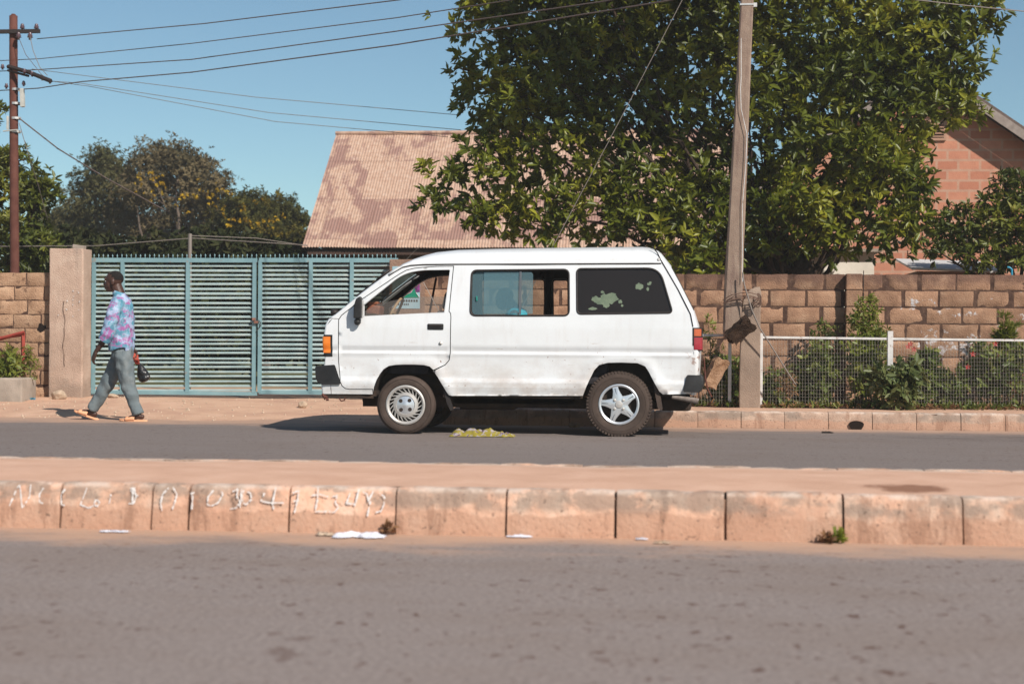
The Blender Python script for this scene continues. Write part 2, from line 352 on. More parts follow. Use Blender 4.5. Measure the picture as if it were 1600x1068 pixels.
M['leaf_pale'] = leafmat('pale_leaf', (.05, .08, .025), (.12, .14, .045), (.23, .22, .09), .25)
M['leaf_dry'] = leafmat('dry_leaf', (.13, .07, .03), (.22, .12, .06), (.33, .2, .11), .2, .8, .1)
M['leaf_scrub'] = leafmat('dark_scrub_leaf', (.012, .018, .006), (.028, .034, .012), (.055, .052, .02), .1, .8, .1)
M['petal'] = leafmat('red_petal', (.30, .02, .02), (.42, .035, .03), (.55, .09, .08), .2, .5)
M['stem'] = mat('stem', [(0, (.09, .07, .03))], rough=.8)

# ------------------------------------------------------------------ foliage builders
def leaves_mesh(name, base, dirs, ups, L, W, fold=.25, curl=.0, tint=None):
    """vectorised leaves: base points, direction, up normals (n,3), lengths, widths"""
    n = len(base); side = np.cross(dirs, ups); side /= np.linalg.norm(side, axis=1)[:, None]+1e-9
    up = np.cross(side, dirs); L = L[:, None]; W = W[:, None]
    v = np.empty((n, 6, 3), np.float32)
    dn = up*curl*L
    v[:, 0] = base
    v[:, 1] = base+dirs*L*.38+side*W*.5+up*W*fold
    v[:, 2] = base+dirs*L*.75+side*W*.36+up*W*fold-dn*.5
    v[:, 3] = base+dirs*L-dn
    v[:, 4] = base+dirs*L*.75-side*W*.36+up*W*fold-dn*.5
    v[:, 5] = base+dirs*L*.38-side*W*.5+up*W*fold
    idx = np.arange(n)[:, None]*6; f = np.concatenate([idx+np.array([0, 1, 2, 3]), idx+np.array([0, 3, 4, 5])], 1).reshape(-1)
    me = bpy.data.meshes.new(name); me.vertices.add(n*6); me.vertices.foreach_set('co', v.ravel())
    me.loops.add(n*8); me.loops.foreach_set('vertex_index', f.astype(np.int32))
    me.polygons.add(n*2); me.polygons.foreach_set('loop_start', np.arange(0, n*8, 4, dtype=np.int32)); me.polygons.foreach_set('loop_total', np.full(n*2, 4, np.int32))
    a = me.attributes.new('tint', 'FLOAT', 'FACE'); a.data.foreach_set('value', np.repeat(tint if tint is not None else rng.random(n), 2).astype(np.float32))
    me.update(calc_edges=True); me.validate(); return me
def unit(a): return a/(np.linalg.norm(a, axis=1)[:, None]+1e-9)
def rosettes(name, cen, axis, m, parent, k=7, L=(.12, .19), wr=.32, spread=(.5, 1.25), curl=.12, tb=None):
    n = len(cen); cen = np.repeat(cen, k, 0); ax = np.repeat(unit(axis), k, 0)
    r = unit(np.cross(ax, rng.normal(size=ax.shape))); ph = rng.uniform(*spread, size=len(ax))[:, None]
    d = ax*np.cos(ph)+r*np.sin(ph); d[:, 2] -= rng.random(len(d))*.35; d = unit(d)
    ln = np.repeat(rng.uniform(*L, size=n), k)*rng.uniform(.75, 1.15, len(d))
    t = np.clip(np.repeat(rng.random(n) if tb is None else tb, k)*.65+rng.random(len(d))*.35, 0, 1)
    base = cen+ax*(rng.random(len(ax))[:, None]-.5)*.05
    me = leaves_mesh(name, base, d, unit(ax+rng.normal(size=ax.shape)*.35), ln, ln*wr*rng.uniform(.8, 1.2, len(ln)), .18, curl, t)
    return link_mesh(name, me, m, parent)
def blob_points(blobs, n, shell=.55, rough=.25):
    """random points in noisy spheres (x,y,z,r[,squash]); denser near the surface; returns points, outward dirs"""
    vol = np.array([b[3]**2 for b in blobs]); pick = rng.choice(len(blobs), n, p=vol/vol.sum())
    B = np.array([b[:4] for b in blobs]); c = B[pick, :3]; r = B[pick, 3]
    d = unit(rng.normal(size=(n, 3))); rr = shell+(1-shell)*rng.random(n)**.6
    bump = np.array([noise.noise(Vector(c[i]*.7+d[i]*2.2)) for i in range(n)])
    rad = r*rr*(1+rough*bump*1.6)
    p = c+d*rad[:, None]*np.array([1, 1, .86])
    return p, d
def limb_path(a, b, sag=.12, n=6):
    a = Vector(a); b = Vector(b); m = []
    o = Vector((random.uniform(-1, 1), random.uniform(-1, 1), random.uniform(-.3, .6)))*(b-a).length*sag
    for i in range(n+1):
        t = i/n; m.append(a.lerp(b, t)+o*math.sin(math.pi*t)+Vector((random.uniform(-1, 1), random.uniform(-1, 1), random.uniform(-1, 1)))*(b-a).length*.018)
    return m

# ------------------------------------------------------------------ the ground
def sst(a, b, x):
    t = min(max((x-a)/(b-a), 0), 1); return t*t*(3-2*t)
def gz(x, y):
    """height of the soil"""
    left = .16*sst(18.3, 22.3, y)+.06*sst(22.3, 26, y)
    right = .185*sst(18.50, 18.58, y)-.02*sst(19.4, 21, y)
    k = sst(-2.9, -2.5, x); return (left*(1-k)+right*k) if y > 18.3 else -.02
def nk(x): return 7.86
def build_ground():
    xs = [-700, -300, -120, -60, -40, -28, -20]+list(np.arange(-14, 10.01, .22))+[12, 16, 22, 30, 45, 70, 120, 300, 700]
    ys = [-400, -100, -30, -10, -2, 4, 10, 14, 18.0, 18.3, 18.5, 18.54, 18.58, 18.62, 18.8]+list(np.arange(19.05, 24.6, .22))+[26, 28, 32, 40, 60, 100, 200, 500, 1500]
    mb = MB(); n = len(xs)
    vs = [(x, y, gz(x, y)+(.018*noise.noise(Vector((x*1.6, y*1.6, 0)))*sst(18.7, 19.6, y) if y < 26 else 0)) for y in ys for x in xs]
    mb.add(vs, [(j*n+i, j*n+i+1, (j+1)*n+i+1, (j+1)*n+i) for j in range(len(ys)-1) for i in range(n-1)])
    o = mb.build('ground', M['sand'], smooth=True, loc=(0, 0, 0)); tag(o, kind='structure')
build_ground()
mb = MB(); mb.add([(-300, -6, 0), (300, -6, 0), (300, 7.9, 0), (-300, 7.9, 0)], [(0, 1, 2, 3)]); tag(mb.build('road', M['asphalt'], loc=(0, 0, 0)), kind='structure')
mb = MB()   # far carriageway, crumbling far edge
xs = list(np.arange(-30, 30.01, .2)); n = len(xs)
far = [(x, 18.46+(.35+.35*noise.noise(Vector((x*.8, 3, 0)))+.12*noise.noise(Vector((x*4, 1, 0))))*(1-sst(-2.9, -2.6, x)), 0) for x in xs]
far = [(x, y, max(0, gz(x, y)+.006)) for x, y, z in far]
mid = [(x, 18.2, .0) for x in xs]
mb.add([(x, 9.6, 0) for x in xs]+mid+far, [(i, i+1, n+i+1, n+i) for i in range(n-1)]+[(n+i, n+i+1, 2*n+i+1, 2*n+i) for i in range(n-1)])
mb.add([(-300, 9.6, 0), (-30, 9.6, 0), (-30, 18.5, 0), (-300, 18.5, 0), (30, 9.6, 0), (300, 9.6, 0), (300, 18.46, 0), (30, 18.46, 0)], [(0, 1, 2, 3), (4, 5, 6, 7)])
tag(mb.build('far_road', M['asphalt'], loc=(0, 14, 0)), kind='structure')
mb = MB()   # median soil
xs = [-200, -60, -20]+list(np.arange(-8, 8.01, .12))+[20, 60, 200]; ys = [7.98, 8.02, 8.1, 8.3, 8.6, 8.9, 9.2, 9.45, 9.56]; n = len(xs)
mb.add([(x, y, .222+.012*noise.noise(Vector((x*2, y*3, 0)))+.012*math.sin((y-7.98)/1.6*math.pi)) for y in ys for x in xs], [(j*n+i, j*n+i+1, (j+1)*n+i+1, (j+1)*n+i) for j in range(len(ys)-1) for i in range(n-1)])
tag(mb.build('median', M['median'], smooth=True, loc=(0, 8.7, 0)), kind='structure')

def kerb(name, label, xsj, y0, H, D, m, gap=.008, lean=.02, batter=.0, face=-1):
    root = empty(name, ((xsj[0]+xsj[-1])/2, y0, 0), label, 'kerb')
    for a, b in zip(xsj[:-1], xsj[1:]):
        mb = MB(); mb.tint = random.random()
        x0 = a+gap*random.uniform(.5, 1.3); x1 = b-gap*random.uniform(.5, 1.3)
        ny = 4; nx = max(2, int((x1-x0)/.05)); js = random.uniform(-.006, .006); hh = H+random.uniform(-.004, .004)
        prof = [(0, -.03), (0, .03), (lean*.4, H*.45), (lean*.8, hh-.035), (lean+.008, hh-.012), (lean+.03, hh), (D, hh), (D, -.03)]
        vs = []
        for i in range(nx+1):
            x = x0+(x1-x0)*i/nx; e = min(i, nx-i); er = {0: .007, 1: .001}.get(e, 0)
            for (dy, z) in prof:
                no = noise.noise(Vector((x*9, z*12, y0)))*.005 if 0 < z else 0
                ch = max(0, noise.noise(Vector((x*5, 4, y0)))-.25)*.035 if z > hh-.04 else 0
                vs.append((x, y0-face*(dy+er+no+ch+js), z-(er*.6+ch*.7 if z > .1 else 0)))
        k = len(prof); fs = [(i*k+j, (i+1)*k+j, (i+1)*k+j+1, i*k+j+1) for i in range(nx) for j in range(k-1)]
        fs += [tuple(range(k)), tuple(nx*k+j for j in range(k))]
        mb.add(vs, fs); mb.build('kerb_stone', m, root, auto=50)
    return root
def gx(px, py): return G(px, py, 0).x
jn = [gx(p, 838) for p in (-120, 48, 205, 268, 437, 612, 790, 962, 1132, 1310, 1487, 1662)]
jn = [jn[0]-.54*i for i in range(6, 0, -1)]+jn+[jn[-1]+.54*i for i in range(1, 7)]
nkerb = kerb('median_kerb', 'near kerb of the median with faded orange paint and chalk writing', jn, 7.86, .23, .13, M['kerb'], .006, .03)
mb = MB(); mb.span((jn[0], 7.905, -.02), (jn[-1], 7.982, .195)); mb.build('joint_fill', M['joint'], nkerb)
jf = [-6.5+.5*i for i in range(23)]
fk = kerb('median_kerb', 'low far kerb of the median, only its worn pale top edge showing', jf, 9.70, .228, .13, M['kerb'], .004, .02, face=1)
jb = [-2.0+.492*i for i in range(16)]; off = G(1157, 668, 0).x; k0 = math.floor((off+2.75)/.492); jb = [off+.492*(i-k0) for i in range(19)]
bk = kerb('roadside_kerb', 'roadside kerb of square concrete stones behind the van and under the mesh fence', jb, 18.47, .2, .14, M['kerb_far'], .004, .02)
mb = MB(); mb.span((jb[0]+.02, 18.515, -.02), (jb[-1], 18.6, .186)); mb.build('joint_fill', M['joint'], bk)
# drain mouth in one kerb stone
c = P(1338, 664, 18.47)
mb = MB(); ring = [(c.x+.08*math.cos(a)*(1+.12*math.sin(3*a)), c.z-.005+.062*math.sin(a)*(1+.1*math.cos(2*a))) for a in np.linspace(0, 2*math.pi, 20, endpoint=False)]
mb.prism(ring, 18.452, 18.50); mb.build('drain_mouth', mat('drain_dark', [(0, (.012, .007, .005))], rough=1), bk)

# chalk writing on the near kerb: strokes in (x,y) of the enlarged view
CH = [[(35, 250), (62, 180), (72, 168)], [(72, 168), (85, 255)], [(88, 255), (112, 215), (115, 168)],
      [(165, 180), (150, 205), (152, 235), (165, 240)], [(250, 185), (235, 205), (238, 245), (252, 248)],
      [(335, 180), (325, 210), (312, 245), (345, 258), (362, 250)], [(372, 225), (365, 245), (378, 252), (388, 238), (376, 226)], [(430, 205), (425, 240)],
      [(500, 185), (520, 180), (528, 215), (520, 240), (488, 242)], [(505, 190), (535, 212)], [(515, 178), (515, 240)],
      [(655, 180), (632, 205), (625, 240), (632, 268)], [(672, 178), (688, 205), (680, 240), (672, 262)],
      [(742, 200), (750, 215), (748, 262)], [(736, 208), (760, 195)],
      [(830, 190), (810, 215), (808, 245), (825, 250), (850, 238), (868, 205), (862, 195)],
      [(905, 195), (925, 185), (922, 215), (938, 235), (920, 258), (898, 262)], [(948, 190), (942, 215), (945, 238), (960, 245), (980, 225), (975, 200), (962, 195)], [(940, 185), (936, 255)],
      [(1030, 200), (1018, 232), (1050, 238), (1105, 238)], [(1075, 178), (1062, 240), (1068, 262)],
      [(1140, 200), (1165, 190), (1160, 230), (1150, 275)], [(1140, 232), (1165, 230)],
      [(1215, 210), (1245, 205), (1280, 215)], [(1240, 175), (1238, 225), (1230, 272), (1275, 272)],
      [(1295, 215), (1315, 210), (1308, 238), (1322, 255), (1305, 275), (1285, 272)],
      [(1365, 200), (1352, 240), (1395, 245)], [(1400, 185), (1385, 250)], [(1415, 195), (1432, 205), (1438, 235)], [(1438, 230), (1455, 195)], [(1445, 232), (1435, 288)],
      [(1480, 200), (1500, 215), (1498, 245), (1488, 270), (1468, 275)]]
mb = MB()
for st in CH:
    pts = []
    for X_, Y_ in st:
        q = P(X_/2.5, 690+Y_/2.5, 7.86); zz = q.z; pts.append(Vector((q.x, 7.86-.0085+.03*min(1, max(0, zz/.2))*.85, zz)))
    # resample and fray
    for a, b in zip(pts[:-1], pts[1:]):
        for k in range(5):
            if random.random() < .1: continue
            p = a.lerp(b, k/5); q = a.lerp(b, (k+1.15)/5); n_ = Vector((-(q-p).z, 0, (q-p).x)).normalized()*random.uniform(.0018, .0050)
            mb.add([p+n_, q+n_, q-n_, p-n_], [(0, 1, 2, 3)])
mb.build('chalk_writing', M['chalk'], nkerb)

# ------------------------------------------------------------------ block walls
def block_wall(name, label, x0, x1, y, z0, courses, ch, bl, thick, m, top_jit=0, cat='wall', seedx=0, joint=.018, wide=.065, ztops=None):
    root = empty(name, ((x0+x1)/2, y+thick/2, z0), label, cat)
    mb = MB(); mb.span((x0+.01, y+.016, z0-.3), (x1-.01, y+thick-.016, z0+courses*ch-.012)); mb.build('mortar', M['mortar'], root)
    mb = MB()
    for c_ in range(courses):
        xx = x0-(bl/2 if c_ % 2 else 0)-seedx
        za = z0+c_*ch+joint*.5; zb = z0+(c_+1)*ch-joint*.5
        while xx < x1:
            L_ = bl*random.uniform(.96, 1.04); a = max(xx, x0); b = min(xx+L_-random.uniform(joint, wide), x1)
            if b-a > .06:
                mb.tint = random.random(); j = lambda s=.005: random.uniform(-s, s); yy = y+j(.004)
                n0 = len(mb.v); nx_ = max(3, int((b-a)/.05)); nz_b = 5; vs = []; cr_ = random.random()
                for iz in range(nz_b+1):
                    for ix in range(nx_+1):
                        e = min(ix, nx_-ix, iz, nz_b-iz); x = a+(b-a)*ix/nx_; z = za+(zb-za)*iz/nz_b
                        ox = noise.noise(Vector((x*8, z*8, cr_*9)))*.009; oz = noise.noise(Vector((x*8, z*8, cr_*9+20)))*.008
                        dy = (.013 if e == 0 else (.001 if e == 1 else 0))+.006*noise.noise(Vector((x*11, z*11, c_)))+max(0, noise.noise(Vector((x*5, z*5, cr_*50)))-.38)*.06*(2 if e == 0 else 1)
                        vs.append((x+ox, yy+dy, z+oz))
                k_ = nx_+1; mb.add(vs, [(iz*k_+ix, iz*k_+ix+1, (iz+1)*k_+ix+1, (iz+1)*k_+ix) for iz in range(nz_b) for ix in range(nx_)])
                bd = [ix for ix in range(k_)]+[iz*k_+nx_ for iz in range(1, nz_b+1)]+[nz_b*k_+ix for ix in range(nx_-1, -1, -1)]+[iz*k_ for iz in range(nz_b-1, 0, -1)]
                rim_ = [vs[q] for q in bd]; bk_ = [(q[0], yy+thick, q[2]) for q in rim_]; L2 = len(bd)
                mb.add(rim_+bk_, [(q, (q+1) % L2, L2+(q+1) % L2, L2+q) for q in range(L2)]+[tuple(range(L2, 2*L2))])
            xx += L_
    mb.build('blockwork', m, root, auto=40)
    return root
WY = 21.2; WZ = P(1300, 632, WY).z; WT = P(1300, 425, WY).z; NC = 8; chh = (WT-WZ)/NC
xl = P(640, 500, WY).x; xm = P(1320, 500, WY).x; xr = 12.0
rw = block_wall('block_wall', 'long brown block wall behind the white mesh fence, with white smears', xl+.2, xm, WY, WZ-.02, NC, chh, .462, .15, M['block'])
rw2 = block_wall('block_wall_tmp', None, xm+.001, xr, WY, WZ-.02, NC, chh, .462, .15, M['block'], seedx=.13)
for ch_ in list(rw2.children):
    ch_.parent = rw; d = Vector(rw2.location)-Vector(rw.location); ch_.location = d
bpy.data.objects.remove(rw2)
mb = MB()   # pilaster
for c_ in range(NC):
    mb.tint = random.random(); mb.span((xm+.002, WY-.145, WZ-.02+c_*chh+.006), (xm+.205, WY-.003, WZ-.02+(c_+1)*chh-.006), .01)
mb.build('pilaster', M['block'], rw)
mb = MB(); mb.span((xm+.012, WY-.135, WZ-.1), (xm+.19, WY-.006, WT-.03)); mb.build('mortar', M['mortar'], rw)
mb = MB(); mb.tube([(xm+.235, WY-.012, WT+.02), (xm+.24, WY-.014, WT-.5), (xm+.235, WY-.012, WT-.95)], .006, 6); mb.build('shadow_line', M['darksteel'], rw)  # dark tube standing in for a rod/cable shadow line on the wall

# left stretch of wall
WY2 = 21.9; za = P(40, 620, WY2).z; zt = P(40, 423, WY2).z
lw = block_wall('block_wall', 'weathered block wall at the far left beside the gate pillar, with a hole knocked through', P(-420, 500, WY2).x, P(77, 500, WY2).x, WY2, za-.02, 9, (zt-za)/9, .42, .18, M['oldblock'], joint=.012, wide=.02, seedx=.2)
c = P(65, 512, WY2); mb = MB(); ring = [(c.x+.055*math.cos(a)*(1+.25*math.sin(4*a)), c.z+.06*math.sin(a)*(1+.2*math.cos(3*a))) for a in np.linspace(0, 2*math.pi, 18, endpoint=False)]
mb.prism(ring, WY2-.006, WY2+.02); mb.build('knocked_hole', bpy.data.materials['drain_dark'], lw)
# left gate pillar
PY = 21.75; a = P(76, 620, PY); b = P(128.5, 620, PY); top = P(100, 388, PY).z
gp = empty('gate_pillar', ((a.x+b.x)/2, PY+.3, a.z), 'tall pale concrete gate pillar with paint specks, left of the gate', 'pillar')
mb = MB(); nz_ = 30; vs = []; fs = []
x0, x1, y0, y1 = a.x, b.x, PY, PY+.33
per = [(x0, y0), (x0+.16, y0), (x0+.27, y0), (x0+.3, y0), (x0+.38, y0), (x1-.02, y0), (x1-.006, y0+.006), (x1, y0+.02), (x1, y1), (x0, y1)]
for k in range(nz_+1):
    z = a.z-.1+(top-a.z+.1)*k/nz_
    for i, (x, y) in enumerate(per): vs.append((x+.008*noise.noise(Vector((i*3, z*2.5, 1))), y+.010*noise.noise(Vector((x*5, z*3, 2))), z+(.012*noise.noise(Vector((x*8, y*8, 7))) if k == nz_ else 0)))
n = len(per); fs = [(k*n+i, k*n+(i+1) % n, (k+1)*n+(i+1) % n, (k+1)*n+i) for k in range(nz_) for i in range(n)]+[tuple(nz_*n+i for i in range(n))]
mb.add(vs, fs); mb.build('shaft', M['pillar'], gp, bevel=.01)
mb = MB(); pc = [P(100+.8*math.sin(y_*.23)+1.2*math.sin(y_*.09), y_, PY-.012) for y_ in range(470, 575, 6)]
for p, q in zip(pc[:-1], pc[1:]): wd = Vector((random.uniform(.002, .005), 0, 0)); mb.add([p-wd, q-wd, q+wd, p+wd], [(0, 1, 2, 3)])
mb.build('crack', M['crack'], gp)
mb = MB()
for (px, py) in ((114, 454), (115, 463), (114, 468), (123, 457), (124, 471), (105, 470), (104, 483), (114, 476), (123, 484), (114, 494), (91, 492), (90, 469), (122, 455)):
    p = P(px, py, PY-.013); r_ = random.uniform(.006, .014); mb.add([(p.x+r_*math.cos(q)*random.uniform(.5, 1.2), p.y, p.z+r_*1.2*math.sin(q)*random.uniform(.5, 1.2)) for q in np.linspace(0, 2*math.pi, 7, endpoint=False)], [tuple(range(7))])
mb.build('paint_specks', M['whitemetal'], gp)
p = P(124, 386, PY+.2); mb = MB(); mb.box((p.x, p.y, top+.03), (.16, .12, .055), Matrix.Rotation(.15, 3, 'Y'), .008)
tag(mb.build('concrete_offcut', M['planter']), 'small grey concrete offcut lying on top of the left gate pillar', 'rubble')

# right gate pillar with poster
PY3 = 22.0; a = P(607, 600, PY3); b = P(668, 600, PY3); top3 = P(640, 405, PY3).z
gp2 = empty('gate_pillar', ((a.x+b.x)/2, PY3+.25, .16), 'brown gate pillar with a campaign poster on it, seen behind the van windscreen', 'pillar')
mb = MB(); mb.span((a.x, PY3, .0), (b.x, PY3+.5, top3), .015); mb.build('shaft', M['pillar_b'], gp2)
def quadp(mb, pts, Y): mb.add([P(x, y, Y) for x, y in pts], [tuple(range(len(pts)))])
po = empty('poster', P(634, 478, PY3-.01), 'pale blue poster with green and purple shapes pasted on the brown gate pillar', 'poster')
mb = MB(); p0 = P(613, 416, PY3-.006); p1 = P(656, 482, PY3-.006); mb.span((p0.x, PY3-.006, p1.z), (p1.x, PY3-.002, p0.z)); mb.build('sheet', mat('poster_paper', [(.3, (.25, .42, .48)), (.7, (.42, .52, .56))], 3, .7), po)
mb = MB(); quadp(mb, [(632, 446), (645, 438), (656, 441), (656, 456), (630, 458)], PY3-.010); mb.build('purple_panel', mat('poster_purple', [(.4, (.25, .04, .2)), (.6, (.07, .03, .09))], 20, .7), po)
mb = MB(); quadp(mb, [(622, 465), (630, 458), (642, 457), (647, 449), (650, 457), (655, 465)], PY3-.012); mb.build('green_emblem', mat('poster_green', [(0, (.01, .2, .12))], rough=.7), po)
mb = MB()
for x_ in range(618, 654, 4): quadp(mb, [(x_, 468), (x_+2.6, 468), (x_+2.6, 471.4), (x_, 471.4)], PY3-.010)
mb.build('lettering', M['darksteel'], po); mb = MB()
for x_ in range(616, 640, 3): quadp(mb, [(x_, 474), (x_+1.8, 474), (x_+1.8, 476.5), (x_, 476.5)], PY3-.010)
mb.build('lettering', M['darksteel'], po)
mb = MB()
for a_, b_ in (((622, 465), (642, 457)), ((642, 457), (647, 449)), ((650, 457), (655, 464))):
    p = P(*a_, PY3-.016); q = P(*b_, PY3-.016); mb.tube([p, q], .004, 4)
mb.build('white_outline', M['whitemetal'], po)

# ------------------------------------------------------------------ gate
GY = 22.15
gt = empty('metal_gate', P(380, 616, GY), 'wide blue-green slatted metal gate with spiked top rail, closed', 'gate')
def vbar(mb, px, y0, y1, wpx, Y, d=.045, x2=None):
    p = P(px, y0, Y); q = P(px if x2 is None else x2, y1, Y); w_ = wpx*Y/F/2
    mb.span((p.x-w_, Y-d/2, min(p.z, q.z)), (p.x+w_, Y+d/2, max(p.z, q.z)))
def hbar(mb, x0, x1, py0, py1, hpx, Y, d=.045):
    p = P(x0, py0, Y); q = P(x1, py1, Y); h = hpx*Y/F/2; z = (p.z+q.z)/2
    mb.span((p.x, Y-d/2, z-h), (q.x, Y+d/2, z+h), .003)
def leaf(x0, x1, posts, nm='gate_leaf'):
    mb = MB()
    hbar(mb, x0, x1, 406.5, 406.5, 7, GY); hbar(mb, x0, x1, 613.5, 613.5, 6, GY)
    for p_ in posts: vbar(mb, p_, 407, 613, 5.5, GY-.001, .05)
    return mb.build(nm, M['gate'], gt)
leaf(141, 402, (147, 192, 294, 398)); leaf(405, 622, (407, 486, 550, 618))
for x0, x1 in ((142, 400), (406, 620)):
    mb = MB(); n_ = 28
    for i in range(n_):
        py = 415+(609-415)*i/(n_-1)+random.uniform(-.6, .6); p = P(x0, py, GY+.02); q = P(x1, py+random.uniform(-.9, .9), GY+.02)
        mb.tint = random.random(); h = random.uniform(.0105, .0145)
        vs = []
        for r_ in (p, q):
            vs += [(r_.x, GY+.004, r_.z-.002), (r_.x, GY+.008, r_.z-h-.006), (r_.x, GY+.034, r_.z+h-.006), (r_.x, GY+.03, r_.z+h)]
        mb.add(vs, [(0, 1, 5, 4), (1, 2, 6, 5), (2, 3, 7, 6), (3, 0, 4, 7), (0, 3, 2, 1), (4, 5, 6, 7)])
    mb.build('slats', M['slat'], gt)
mb = MB(); p = P(147, 403.5, GY); mb.tube([(p.x, GY, p.z-.01), (p.x, GY, p.z+.03), (p.x, GY, p.z+.034), (p.x, GY, p.z+.062)], [.005, .005, .012, .001], 6)
spk = mb.build('spike', M['gate'], gt)
for i in range(1, 66):
    c2 = spk.copy(); C.objects.link(c2); c2.parent = gt; pp = P(147+i*7.25, 403.5, GY); c2.location = Vector((pp.x-p.x, 0, pp.z-p.z+random.uniform(-.004, .004)))
mb = MB(); p = P(400, 503, GY-.05); mb.box(p, (.06, .03, .035), None, .006); mb.box((p.x-.03, p.y, p.z+.04), (.05, .03, .04), None, .006)
lk = mb.build('padlock', mat('rust_lock', [(.3, (.12, .05, .035)), (.7, (.3, .15, .11))], 30, .7), gt)
mb = MB(); mb.tube([P(404+4*math.sin(i), 500+i*4, GY-.05+.01*math.cos(i*2)) for i in range(5)], .006, 5); mb.build('chain', M['darksteel'], lk)

# ------------------------------------------------------------------ rusted roof house
HX0, HX1, YE, YR = P(472, 388, 36).x, 1.8, 36.0, 39.7; ZE = P(600, 386.5, 36).z; ZR = P(600, 209, 39.7).z
hl = empty('house', ((HX0+HX1)/2, YR, .22), 'low house under a big rusted corrugated iron roof, behind the gate', 'house')
def roof_extra(t, col, pos):
    mp = t.nodes.new('ShaderNodeMapping'); mp.inputs['Location'].default_value = (.3, 0, 0); t.links.new(pos, mp.inputs[0])
    bt = t.nodes.new('ShaderNodeTexBrick'); bt.inputs['Scale'].default_value = 1; bt.inputs['Brick Width'].default_value = 1.1; bt.inputs['Row Height'].default_value = 1.25; bt.inputs['Mortar Size'].default_value = .006
    bt.inputs['Color1'].default_value = (0, 0, 0, 1); bt.inputs['Color2'].default_value = (1, 1, 1, 1); bt.inputs['Mortar'].default_value = (1, 1, 1, 1); bt.offset = .35
    t.links.new(mp.outputs[0], bt.inputs[0]); s = t.nodes.new('ShaderNodeSeparateColor'); t.links.new(bt.outputs[0], s.inputs[0])
    streak = mth(t, 'MULTIPLY', nz(t, pos, 5, .5, .7, (3.5, .5, .5), 5), .35)
    col = mixc(t, streak, col, (.30, .15, .11))
    m = ramp(t, mth(t, 'ADD', mth(t, 'MULTIPLY', s.outputs[0], .62), mth(t, 'MULTIPLY', nz(t, pos, 1.5, .35, .65, (1.3, .9, .9), 8, 4), .62)), .56, .86)
    col = mixc(t, mth(t, 'MULTIPLY', m, .78), col, (.24, .13, .112))
    return mixc(t, mth(t, 'MULTIPLY', bt.outputs['Fac'], .6), col, (.12, .06, .045))
M['rustroof'] = mat('rusted_iron', [(.3, (.37, .23, .165)), (.5, (.45, .30, .22)), (.7, (.50, .365, .285))], 9, .75, .2, 30, .2, detail=7, extra=roof_extra)
mb = MB(); pitch = .068; nx = int((HX1-HX0)/pitch*8); vs = []; rows = 7
for sgn in (1, -1):
    vs = []
    for j in range(rows+1):
        t_ = j/rows; y = YR+(YE-YR)*sgn*(1-t_); z = ZE+(ZR-ZE)*t_+.03*math.sin(t_*3)*0
        for i in range(nx+1):
            x = HX0+(HX1-HX0)*i/nx+(.05*noise.noise(Vector((0, j*2., 5))) if i == 0 else 0)
            vs.append((x, y, z+.009*math.cos(2*math.pi*i/8)+.02*noise.noise(Vector((x*.7, y, 1)))-.012*((j % 2))))
    mb.add(vs, [(j*(nx+1)+i, j*(nx+1)+i+1, (j+1)*(nx+1)+i+1, (j+1)*(nx+1)+i) for j in range(rows) for i in range(nx)])
rf = mb.build('roof', M['rustroof'], hl, smooth=True)
mb = MB(); mb.tube([(HX0-.02, YR, ZR+.02), (HX1+.02, YR, ZR+.03)], .05, 8); mb.build('ridge_cap', M['rustroof'], rf)
mb = MB(); mb.span((HX0+.1, YE+.10, ZE-.16), (HX1-.1, YE+.14, ZE-.02)); mb.build('fascia', mat('fascia_wood', [(0, (.07, .04, .03))], rough=.9), rf)
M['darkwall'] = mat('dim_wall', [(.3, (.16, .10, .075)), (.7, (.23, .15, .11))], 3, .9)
mb = MB(); mb.span((HX0+.5, YE+.55, .1), (HX1-.4, 2*YR-YE-.55, ZE+.25)); mb.prism([(HX0+.5, 0), (HX0+.5, 1), (HX0+.5, 2)], 0, 0) if False else None
mb.add([(HX0+.5, YE+.55, ZE+.25), (HX0+.5, 2*YR-YE-.55, ZE+.25), (HX0+.5, YR, ZR-.12)], [(0, 1, 2)]); mb.build('wall', M['darkwall'], hl)

# ------------------------------------------------------------------ brick gable house on the right
BY = 33.0; apx = P(1442, 106, BY); slope = .70
hr = empty('house', (apx.x, BY+3, .1), 'red brick gable house behind the big tree at the right', 'house')
halfw = 3.3; zt_ = apx.z; zeave = zt_-halfw*slope
mb = MB(); poly = [(apx.x-halfw+.45, 0), (apx.x+halfw-.45, 0), (apx.x+halfw-.45, zeave+.2), (apx.x, zt_-.12), (apx.x-halfw+.45, zeave+.2)]
mb.prism(poly, BY, BY+6)
def brick_col(t, col, pos):
    s = xyz(t, pos); cb = t.nodes.new('ShaderNodeCombineXYZ'); t.links.new(s[0], cb.inputs[0]); t.links.new(s[2], cb.inputs[1])
    bt = t.nodes.new('ShaderNodeTexBrick'); bt.inputs['Scale'].default_value = 1; bt.inputs['Brick Width'].default_value = .43; bt.inputs['Row Height'].default_value = .205; bt.inputs['Mortar Size'].default_value = .026; bt.inputs['Mortar Smooth'].default_value = .2
    bt.inputs['Color1'].default_value = (.40, .155, .095, 1); bt.inputs['Color2'].default_value = (.52, .235, .15, 1); bt.inputs['Mortar'].default_value = (.45, .27, .19, 1)
    t.links.new(cb.outputs[0], bt.inputs[0])
    return mixc(t, mth(t, 'MULTIPLY', nz(t, pos, 5, .4, .7), .3), bt.outputs[0], (.30, .11, .07))
M['brick'] = mat('red_brick', [(0, (.5, .2, .12))], rough=.9, bump=.4, bscale=30, extra=brick_col)
wl = mb.build('wall', M['brick'], hr)
mb = MB()
